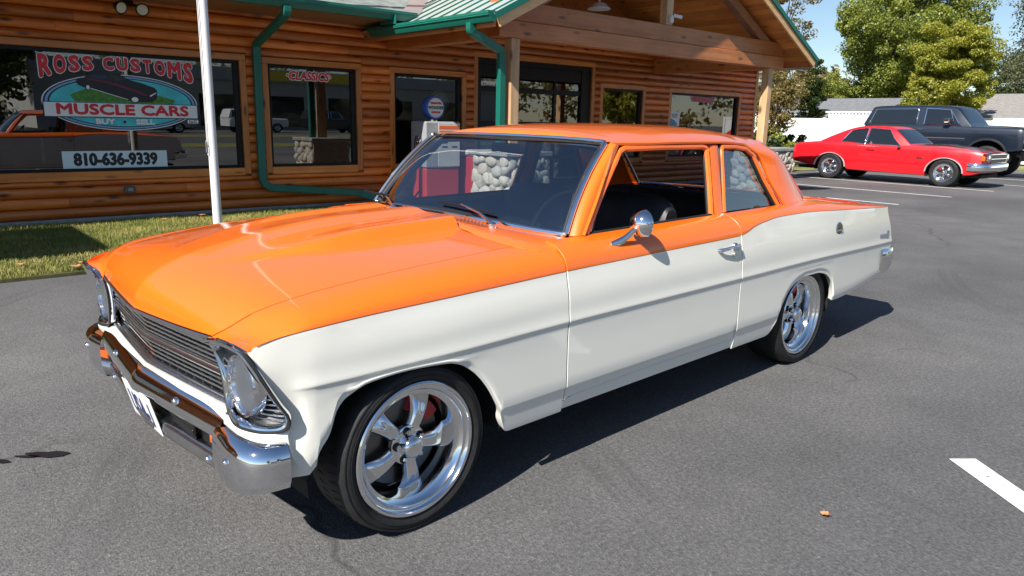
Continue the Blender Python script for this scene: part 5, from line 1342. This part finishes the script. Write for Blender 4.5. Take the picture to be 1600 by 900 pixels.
for s in (-1, 1):
    mb = MB(); mb.tube([(2.02, s*.865, .955), (2.0, s*.80, 1.13), (1.995, s*.70, 1.28)], .018, 6); mb.build('quarter_trim', [CHROME], RC)
    mb = MB(); mb.tube([(1.72, s*.935, .845), (1.74, s*.965, .85), (1.90, s*.965, .852), (1.93, s*.935, .85)], .011, 6); mb.build('door_handle', [CHROME], RC)
    mb = MB(); mb.box(1.06, 1.14, s*.93, s*1.03, .93, 1.00, .025); mb.tube([(1.10, s*.90, .90), (1.10, s*.96, .94)], .012, 6); mb.build('door_mirror', [CHROME], RC)
    mb = MB(); mb.box(.50, .66, s*.943, s*.952, .665, .695, .004); mb.build('fender_badge', [CHROME], RC)
    for xs_ in (.78, 2.06):
        mb = MB(); mb.tube([(xs_, s*.902, .90), (xs_, s*.9395, .80), (xs_, s*.9455, .62), (xs_, s*.9385, .42), (xs_, s*.915, .30)], .0035, 4); mb.build('door_seam', [BLACK], RC)
SV = thing('suv', 'lifted dark blue two-door off-road wagon with long rear side window', 'car', (26.42, 7.56, 0), R(90))
suv = dict(mat=NAVY, ends=(-.93, 3.72), wb=2.705, ar=.56, ah=.50, wz=.62, wr=.47, rim=.24, tw=.30, crease=1.30, inset=.03, arch_trim=.035, arch_mat=simple('dark_flare', (.02, .025, .03), .4),
    bot=[(-.93, .86), (-.5, .80), (.7, .74), (2.1, .74), (3.3, .80), (3.72, .86)],
    w=[(-.93, .93), (-.8, .985), (0, 1.0), (3.4, 1.0), (3.68, .985), (3.72, .94)],
    sh=[(-.93, 1.42), (-.85, 1.47), (.6, 1.50), (1.0, 1.51), (3.72, 1.50)],
    top=[(-.93, 1.42), (-.8, 1.50), (.6, 1.555), (1.0, 1.56), (3.6, 1.52), (3.72, 1.50)],
    gh=dict(x=(.52, 1.02, 3.52, 3.76), z=2.14, y=(.93, .80), tail=.985, fr=.016, solid_rear=True,
        win=[[(.80, .10), (1.16, .88), (1.86, .93), (1.86, .07)], [(2.08, .10), (2.10, .90), (3.42, .90), (3.56, .14)]]))
profile_car(SV, suv)
for s in (-1, 1):
    mb = MB(); mb.tube([(1.10, s*.935, 1.56), (1.10, s*1.05, 1.62)], .016, 6); mb.box(1.05, 1.22, s*1.01, s*1.20, 1.60, 1.74, .03); mb.build('door_mirror', [CHROME], SV)
    mb = MB(); mb.tube([(.98, s*.90, 1.53), (1.15, s*.86, 1.98)], .016, 6); mb.build('vent_bar', [CHROME], SV)
    mb = MB(); mb.box(.62, 2.1, s*.996, s*1.006, 1.08, 1.11, .003); mb.build('side_moulding', [CHROME], SV)
    mb = MB(); mb.box(.62, 2.1, s*.996, s*1.005, 1.125, 1.145, .003); mb.build('side_moulding', [GREYP], SV)
    mb = MB(); mb.tube([(1.82, s*.99, 1.38), (1.84, s*1.02, 1.385), (1.98, s*1.02, 1.385), (2.0, s*.99, 1.38)], .012, 6); mb.build('door_handle', [CHROME], SV)
    for xs_ in (.60, 2.06):
        mb = MB(); mb.tube([(xs_, s*.94, 1.48), (xs_, s*.985, 1.40), (xs_, s*1.001, 1.2), (xs_, s*.995, .95), (xs_, s*.97, .78)], .004, 4); mb.build('door_seam', [BLACK], SV)
    mb = MB(); mb.box(-.99, -.93, s*.62, s*.88, 1.22, 1.40, .02); mb.build('headlamp', [ALLOY], SV)
mb = MB(); mb.box(-1.10, -.95, -.98, .98, .86, 1.06, .03); mb.build('front_bumper', [CHROME], SV); mb = MB(); mb.box(-.97, -.93, -.60, .60, 1.12, 1.42, .01); mb.build('grille', [BRIGHT], SV)

# ================================================================== trees and plants
def leaf_mat(name, cols, trans=.5):
    t = NT(name); t.t.nodes.remove(t.b); ge = t.n('NewGeometry'); co = t.coords('Object')
    r = t.math('ADD', t.math('MULTIPLY', ge.outputs['Random Per Island'], .62), t.math('MULTIPLY', t.noise(co, .55, 3), .55))
    c = t.ramp(r, [(.12+.70*i/(len(cols)-1), q) for i, q in enumerate(cols)])
    d = t.n('BsdfDiffuse'); tr = t.n('BsdfTranslucent'); g = t.n('BsdfGlossy'); g.inputs['Roughness'].default_value = .45; g.inputs[0].default_value = (.6, .6, .6, 1)
    t.l(c, d.inputs[0]); t.l(c, tr.inputs[0]); m = t.n('MixShader'); m.inputs[0].default_value = trans; t.l(d.outputs[0], m.inputs[1]); t.l(tr.outputs[0], m.inputs[2])
    m2 = t.n('MixShader'); m2.inputs[0].default_value = .04; t.l(m.outputs[0], m2.inputs[1]); t.l(g.outputs[0], m2.inputs[2]); t.l(m2.outputs[0], t.out.inputs[0]); return t.m
BARK = varied('bark', (.085, .068, .052), .4, 8, .9, 0, .6, 30, .03)
def leaf_cloud(C, Rr, per, size, rng, droop=0.0):
    """leaf-sized quads scattered in clumps: centres C (k,3), radii Rr (k,)"""
    k = len(C); n = k*per; c = np.repeat(C, per, 0); r = np.repeat(Rr, per)
    d = rng.normal(size=(n, 3)); d /= np.linalg.norm(d, axis=1, keepdims=True); rad = r*rng.uniform(.25, 1, n)**.55
    p = c+d*rad[:, None]*np.array([1.1, 1.1, .72]); p[:, 2] -= droop*rng.uniform(0, 1, n)*r
    nrm = d*.5+rng.normal(size=(n, 3))*.7+np.array([0, 0, .55]); nrm /= np.linalg.norm(nrm, axis=1, keepdims=True)
    u = np.cross(nrm, rng.normal(size=(n, 3))); u /= np.linalg.norm(u, axis=1, keepdims=True); v = np.cross(nrm, u)
    s = (size*rng.uniform(.6, 1.3, n))[:, None]
    Q = np.stack([p-u*s, p-v*s*.55+nrm*s*.15, p+u*s, p+v*s*.55+nrm*s*.15], 1).reshape(-1, 3); return Q
def quads_mesh(name, Q, mat):
    n = len(Q)//4; me = bpy.data.meshes.new(name); me.vertices.add(len(Q)); me.vertices.foreach_set('co', Q.ravel().astype(np.float32))
    me.loops.add(4*n); me.loops.foreach_set('vertex_index', np.arange(4*n, dtype=np.int32)); me.polygons.add(n); me.polygons.foreach_set('loop_start', (np.arange(n)*4).astype(np.int32))
    me.update(calc_edges=True); me.materials.append(mat); return me
def tree(name, label, loc, h, rx, rz, mat, nclump=90, per=120, size=.14, seed=1, trunk_r=.22, base=.25, group=None, clump=.16, cone=0.0, droop=0, limbs=9, cat='tree'):
    rng = np.random.default_rng(seed); t = thing(name, label, cat, loc, 0, group); cz = h-rz
    d = rng.normal(size=(nclump, 3)); d /= np.linalg.norm(d, axis=1, keepdims=True); rad = rng.uniform(.15, 1, nclump)**.42
    lob = 1+.18*np.sin(3*np.arctan2(d[:, 1], d[:, 0])+seed)+.13*np.sin(5*d[:, 2]+seed*2)
    C = d*(rad*lob)[:, None]*np.array([rx, rx, rz]); C[:, 2] += cz
    if cone: k = 1-cone*np.clip((C[:, 2]-(cz-rz))/(2*rz), 0, 1); C[:, 0] *= k; C[:, 1] *= k
    C[:, 2] = np.maximum(C[:, 2], base*h*.8)
    Rr = rng.uniform(.6, 1.35, nclump)*clump*(rx+rz)*.8
    add_obj('crown', quads_mesh('crown', leaf_cloud(C, Rr, per, size, rng, droop), mat), t)
    mb = MB(); tp = [(0, 0, -.05), (rng.normal()*.05, rng.normal()*.05, h*.25), (rng.normal()*.12, rng.normal()*.12, h*.5), (rng.normal()*.2, rng.normal()*.2, h*.86)]
    mb.tube(path3(tp, 10), [trunk_r*lerp(1.15, .12, i/9) for i in range(10)], 9)
    for k in rng.choice(nclump, min(limbs, nclump), replace=False):
        e = Vector(C[k]); b = Vector((0, 0, h*rng.uniform(.22, .5))); m = b.lerp(e, .5)+Vector((0, 0, .08*h)); mb.tube([b, m, e], [trunk_r*.42, trunk_r*.26, trunk_r*.06], 6)
    mb.build('trunk', [BARK], t); return t
LG1 = leaf_mat('leaf_green', [(.085, .125, .018), (.21, .26, .042), (.38, .41, .085)])
LG2 = leaf_mat('leaf_yellow_green', [(.13, .17, .020), (.29, .31, .038), (.47, .45, .070)])
LG3 = leaf_mat('leaf_olive_tan', [(.08, .09, .020), (.20, .175, .045), (.38, .25, .090)])
LG4 = leaf_mat('leaf_pale', [(.07, .085, .035), (.14, .155, .075), (.22, .23, .13)])
LG5 = leaf_mat('leaf_dark', [(.024, .044, .012), (.052, .085, .020), (.095, .130, .030)])
tree('tall_tree', 'tall broad green tree rising behind the dark blue wagon', (60, 24.6, 0), 16.5, 4.5, 7.2, LG1, 270, 450, 0.101, 4, .38, .12, clump=.098, limbs=26)
tree('maple_tree', 'rounded yellow-green maple behind the dark blue wagon roof', (42.0, 14.4, 0), 6.7, 2.25, 2.35, LG2, 170, 390, 0.062, 9, .16, .12, clump=.105, cone=.3, limbs=10)
tree('willow_tree', 'pale thin-leaved tree with bare limbs beside the grey roof', (52.0, 13.4, 0), 11.5, 1.9, 5.0, LG4, 90, 120, 0.078, 14, .2, .2, clump=.10, droop=1.4, limbs=30)
tree('autumn_tree', 'tan and olive autumn tree rising behind the porch corner', (36.0, 20.6, 0), 9.2, 1.5, 4.2, LG3, 70, 165, 0.066, 21, .13, .15, clump=.085, limbs=22)
tree('ornamental_tree', 'small multi-stem tree with mottled leaves beside the porch post', (24.0, 13.75, 0), 3.3, 1.0, 1.1, LG3, 46, 195, 0.043, 25, .06, .45, clump=.15, limbs=12)
tree('evergreen_tree', 'dark narrow evergreen standing between the autumn trees', (42.0, 21.8, 0), 5.3, 1.0, 2.4, LG5, 80, 225, 0.066, 31, .14, .08, clump=.11, cone=.75, limbs=5)
tree('broad_tree', 'bushy mid-green tree low behind the grey-roofed house', (60.0, 29.0, 0), 5.6, 2.6, 2.5, LG1, 90, 225, 0.094, 37, .2, .1, clump=.14, limbs=5)
tree('rust_tree', 'rust-tinged tree on the skyline beside the tall green tree', (68.0, 34.5, 0), 6.4, 3.2, 2.9, LG3, 80, 225, 0.109, 41, .22, .1, clump=.14, limbs=5)
tree('hedge_tree', 'dark green tree behind the right-hand grey roof', (64.0, 16.2, 0), 7.5, 3.6, 3.5, LG5, 110, 255, 0.101, 43, .26, .05, clump=.13, limbs=5)
for i, (x, y, h, r, m_, lb) in enumerate(((21.9, 12.9, 1.25, .62, LG5, 'dark leafy shrub over the low stone wall'), (23.6, 13.6, 1.5, .75, LG1, 'green rounded shrub against the white fence'), (26.0, 14.2, 1.0, .8, LG5, 'low spreading shrub behind the red coupe'), (20.6, 13.1, .95, .55, LG2, 'yellow-leaved plant behind the wall cap'))):
    tree('shrub', lb, (x, y, 0), h, r, h*.48, m_, 30, 80, .075, 50+i, .03, .05, clump=.2, limbs=6, cat='shrub')
# grass beyond the stalls
FARG = grass_mat('verge_grass', (.12, .135, .035), (.19, .19, .06), (.27, .24, .09))
sheet('grass_verge', [(20.9, 11.75), (31, 11.75), (31, -30), (140, -30), (140, 120), (20.9, 120)], .015, FARG)
# low stone wall with a cap
LW = thing('stone_wall', 'low stone planter wall with a pale cap past the building corner', 'wall', (17.5, 11.7, 0))
mb = MB(); mb.box(.0, 4.3, .0, .35, 0, .64); mb.build('core', [MORTAR], LW, smooth=False); stone_face(LW, (0, 0, 0), (1, 0, 0), (0, 0, 1), (0, -1, 0), 4.3, .64, .21); stone_face(LW, (4.3, 0, 0), (0, 1, 0), (0, 0, 1), (1, 0, 0), .35, .64, .21)
mb = MB(); mb.box(-.03, 4.36, -.06, .41, .642, .735, .012); mb.build('cap', [CONC], LW)
# white vinyl fence
FN = thing('vinyl_fence', 'white solid vinyl fence running behind the parked cars', 'fence', (35.2, 0, 0))
VIN = varied('white_vinyl', (.78, .79, .80), .05, 3, .45)
for k in range(13):
    y = -2+k*2.44
    mb = MB(); mb.box(-.02, .02, y+.06, y+2.38, .08, 1.72, .004); mb.build('fence_panel', [VIN], FN); mb = MB(); mb.box(-.06, .06, y-.06, y+.06, 0, 1.82, .01); mb.build('fence_post', [VIN], FN)
    mb = MB(); mb.box(-.035, .035, y+.06, y+2.38, 1.66, 1.78, .006); mb.build('fence_rail', [VIN], FN)
for k in range(14): mb = MB(); mb.box(-.015, .015, 15.2+k*.16, 15.26+k*.16, 1.78, 2.05, .0); mb.build('lattice_slat', [VIN], FN)
mb = MB(); mb.box(-.025, .025, 15.1, 17.5, 2.05, 2.12, .0); mb.build('lattice_rail', [VIN], FN)
# houses
ROOFG = varied('grey_asphalt_roof', (.17, .175, .185), .25, 5, .9, 0, .4, 60, .01); SIDING = varied('pale_siding', (.62, .63, .64), .08, 3, .6); ROOFB = varied('taupe_roof', (.24, .225, .21), .2, 5, .9)
def house(label, x, y, w, d, hw, hr, roof, rz=0, grp=None):
    t = thing('house', label, 'house', (x, y, 0), rz); mb = MB(); mb.box(-w/2, w/2, -d/2, d/2, 0, hw)
    mb.add([(-w/2, -d/2, hw), (-w/2, d/2, hw), (-w/2, 0, hw+hr), (w/2, -d/2, hw), (w/2, d/2, hw), (w/2, 0, hw+hr)], [(0, 1, 2), (3, 5, 4)]); mb.build('wall', [SIDING], t, smooth=False)
    e = .45; mb = MB(); k = hr/(d/2)
    for s in (-1, 1): mb.add([(-w/2-e, 0, hw+hr+.06), (w/2+e, 0, hw+hr+.06), (w/2+e, s*(d/2+e), hw-k*e+.06), (-w/2-e, s*(d/2+e), hw-k*e+.06), (-w/2-e, 0, hw+hr-.06), (w/2+e, 0, hw+hr-.06), (w/2+e, s*(d/2+e), hw-k*e-.06), (-w/2-e, s*(d/2+e), hw-k*e-.06)], [(0, 1, 2, 3), (7, 6, 5, 4), (0, 3, 7, 4), (1, 5, 6, 2), (2, 6, 7, 3)])
    rf = mb.build('roof', [roof], t, smooth=False)
    mb = MB()
    for s in (-1, 1): mb.box(-w/2-e, w/2+e, s*(d/2+e)-.03, s*(d/2+e)+.03, hw-k*e-.16, hw-k*e+.05)
    mb.build('fascia', [VIN], rf, smooth=False)
    for wx in lin(-w*.32, w*.32, 3):
        for s in (-1, 1):
            mb = MB(); mb.box(wx-.55, wx+.55, s*(d/2)-.03, s*(d/2)+.03, 1.0, 2.1, .01); wn2 = mb.build('window', [VIN], t); mb = MB(); mb.box(wx-.48, wx+.48, s*(d/2)-.04, s*(d/2)+.04, 1.07, 2.03); mb.build('pane', [DGLASS], wn2, smooth=False)
    mb = MB(); mb.tube([(w*.2, -d*.12, hw+hr*.7), (w*.2, -d*.12, hw+hr+.35)], .06, 10); mb.lathe([(.10, 0), (.10, .08), (0, .12)], 10, 'z', (w*.2, -d*.12, hw+hr+.35)); mb.build('vent_pipe', [BRIGHT], rf); return t
house('low house with a grey roof and white fascia behind the white fence', 48.5, 27.0, 15.5, 9, 2.15, 1.0, ROOFG, R(90)); house('house with a pale taupe roof past the maple tree', 50.0, 8.6, 11.5, 9, 2.1, 1.3, ROOFB, R(90))
# ================================================================== across the street (seen mirrored in the glass)
sheet('street', [(-200, -24), (200, -24), (200, -14.5), (-200, -14.5)], .006, simple('street_asphalt', (.075, .074, .073), .9)); sheet('roadside_grass', [(-200, -14.5), (200, -14.5), (200, -10.5), (-200, -10.5)], .010, FARG); sheet('roadside_grass', [(-200, -28), (200, -28), (200, -24), (-200, -24)], .010, FARG)
ST = thing('store_building', 'long pale flat-roofed store across the street with a yellow sign', 'building', (34, -52, 0))
mb = MB(); mb.box(-24, 24, -7, 7, 0, 4.2); mb.build('wall', [varied('store_wall', (.42, .41, .38), .1, 1, .8)], ST, smooth=False); mb = MB(); mb.box(-24.2, 24.2, 6.8, 7.3, 4.2, 5.3, .02); mb.build('parapet', [varied('store_fascia', (.34, .35, .36), .1, 1, .7)], ST)
mb = MB(); mb.box(-7, 3, 7.31, 7.36, 4.35, 5.15); mb.build('sign_board', [simple('sign_yellow', (.75, .55, .03), .5)], ST, smooth=False)
for k in range(6): mb = MB(); mb.box(-18+k*6, -14.5+k*6, 7.01, 7.05, .3, 3.0, .01); mb.build('shop_window', [DGLASS], ST)
house('red-roofed house across the street', -2.0, -38, 11, 8, 2.6, 1.9, simple('red_roof', (.20, .05, .035), .8), R(10))
for i, (x, y, h, m_, lb) in enumerate(((-12, -36, 9, LG1, 'green roadside tree left of the red-roofed house'), (7.5, -44, 10, LG5, 'dark tree between the store and the red-roofed house'), (64, -34, 9, LG3, 'autumn tree past the end of the store'), (78, -46, 11, LG1, 'large green tree beyond the store'), (52, -24, 6.5, LG2, 'yellowing young tree at the street edge'), (92, -30, 10, LG4, 'pale tree far down the street'))):
    tree('roadside_tree', lb, (x, y, 0), h, h*.36, h*.42, m_, 60, 70, .24, 70+i, .25, .1, clump=.16, limbs=6)
rng = np.random.default_rng(99); Cw = []
for k in range(330):
    an = rng.uniform(-1.75, .02) if k < 230 else rng.uniform(.02, 1.2); d = rng.uniform(125, 150); Cw.append((d*math.cos(an), d*math.sin(an), rng.uniform(1.0, 10.5)))
Cw = np.array(Cw); o = add_obj('far_woods', quads_mesh('far_woods', leaf_cloud(Cw, rng.uniform(2.2, 4.2, len(Cw)), 70, .55, rng), LG3)); tag(o, 'far belt of mixed autumn woodland round the lot', 'woods', kind='stuff')
def parked(label, x, y, rz, mat, suvlike):
    t = thing('parked_car', label, 'car', (x, y, 0), rz); sp = dict(suv if suvlike else red); sp['mat'] = mat
    if suvlike: sp = dict(sp, wr=.36, ar=.43, ah=.38, wz=.36, rim=.22, bot=[(x_, z-.38) for x_, z in suv['bot']], sh=[(x_, z-.42) for x_, z in suv['sh']], top=[(x_, z-.42) for x_, z in suv['top']], crease=.9, arch_trim=0); sp['gh'] = dict(suv['gh'], z=1.78)
    else: sp['arch_trim'] = 0
    profile_car(t, sp); return t
parked('white sport utility wagon parked across the street', 24.5, -36, R(180), paint('white_car_paint', (.72, .73, .74)), True); parked('black sport utility wagon parked beside the white one across the street', 31.0, -36, R(180), paint('black_car_paint', (.012, .012, .014)), True); parked('silver coupe parked across the street', 13.5, -33.5, R(0), paint('silver_car_paint', (.38, .39, .41)), False)
# ================================================================== small things on the ground
LEAFB = simple('dry_leaf', (.46, .22, .09), .8)
def leaf(x, y, z, s, rz, lab):
    mb = MB(); P = [(0, -1), (.35, -.55), (.8, -.3), (.5, .1), (.75, .5), (.25, .6), (0, 1.1), (-.25, .6), (-.75, .5), (-.5, .1), (-.8, -.3), (-.35, -.55)]
    V = [(u*s, v*s, .008+.010*abs(math.sin(2*u+v))) for u, v in P]; n = len(V); V2 = [(a, b, c+.0015) for a, b, c in V]
    mb.add(V+V2, [tuple(range(n))[::-1], tuple(range(n, 2*n))]+[(i, (i+1) % n, n+(i+1) % n, n+i) for i in range(n)]); o = mb.build('fallen_leaf', [LEAFB], None, smooth=False, loc=(x, y, z), rot=(0, 0, rz)); return tag(o, lab, 'leaf', 'fallen dry leaves')
rf = random.Random(2)
leaf(2.487, 1.062, .001, .019, .4, 'orange dry leaf lying on bare asphalt in the open')
leaf(1.62, 6.75, .001, .06, 1.2, 'tan dry leaf on the asphalt near the sedan nose')
for (x, y, lb) in ((1.26, 7.25, 'brown dry leaf at the lawn edge beside the sedan nose'), (1.33, 7.38, 'brown dry leaf at the lawn edge beside the sedan nose'), (1.45, 7.3, 'brown dry leaf at the lawn edge beside the sedan nose'), (3.3, 10.1, 'curled leaf on dry lawn behind the flagpole'), (2.75, 9.9, 'dry leaf on the lawn below the grey outlet box'), (5.0, 9.6, 'dry leaf on the lawn in front of the classics window'), (.9, 7.6, 'dry leaf in the shaded lawn corner')):
    leaf(x, y, .055, rf.uniform(.035, .06), rf.uniform(0, 6), lb)
def shadow_blob(x, y, pts, lab):  # cast shadow painted as a flat dark patch on the asphalt
    mb = MB(); mb.add([(u, v, .0045) for u, v in pts], [tuple(range(len(pts)))]); o = mb.build('painted_shadow', [simple('shadow_tone', (.012, .012, .015), .35)], None, smooth=False, loc=(x, y, 0)); o['kind'] = 'structure'; return o
def blob(a, b, rot, seed):
    q = random.Random(seed); n = 28; ph = [q.uniform(0, 6) for _ in range(4)]; out = []
    for k in range(n):
        t = 2*math.pi*k/n; r = 1+.18*math.sin(2*t+ph[0])+.12*math.sin(3*t+ph[1])+.06*math.sin(7*t+ph[2]); u, v = a*r*math.cos(t), b*r*math.sin(t); out.append((u*math.cos(rot)-v*math.sin(rot), u*math.sin(rot)+v*math.cos(rot)))
    return out
shadow_blob(.405, 3.365, blob(.075, .032, -.75, 1), ''); shadow_blob(.335, 3.395, blob(.055, .010, -.75, 2), ''); shadow_blob(.235, 3.42, blob(.05, .020, -.75, 3), '')
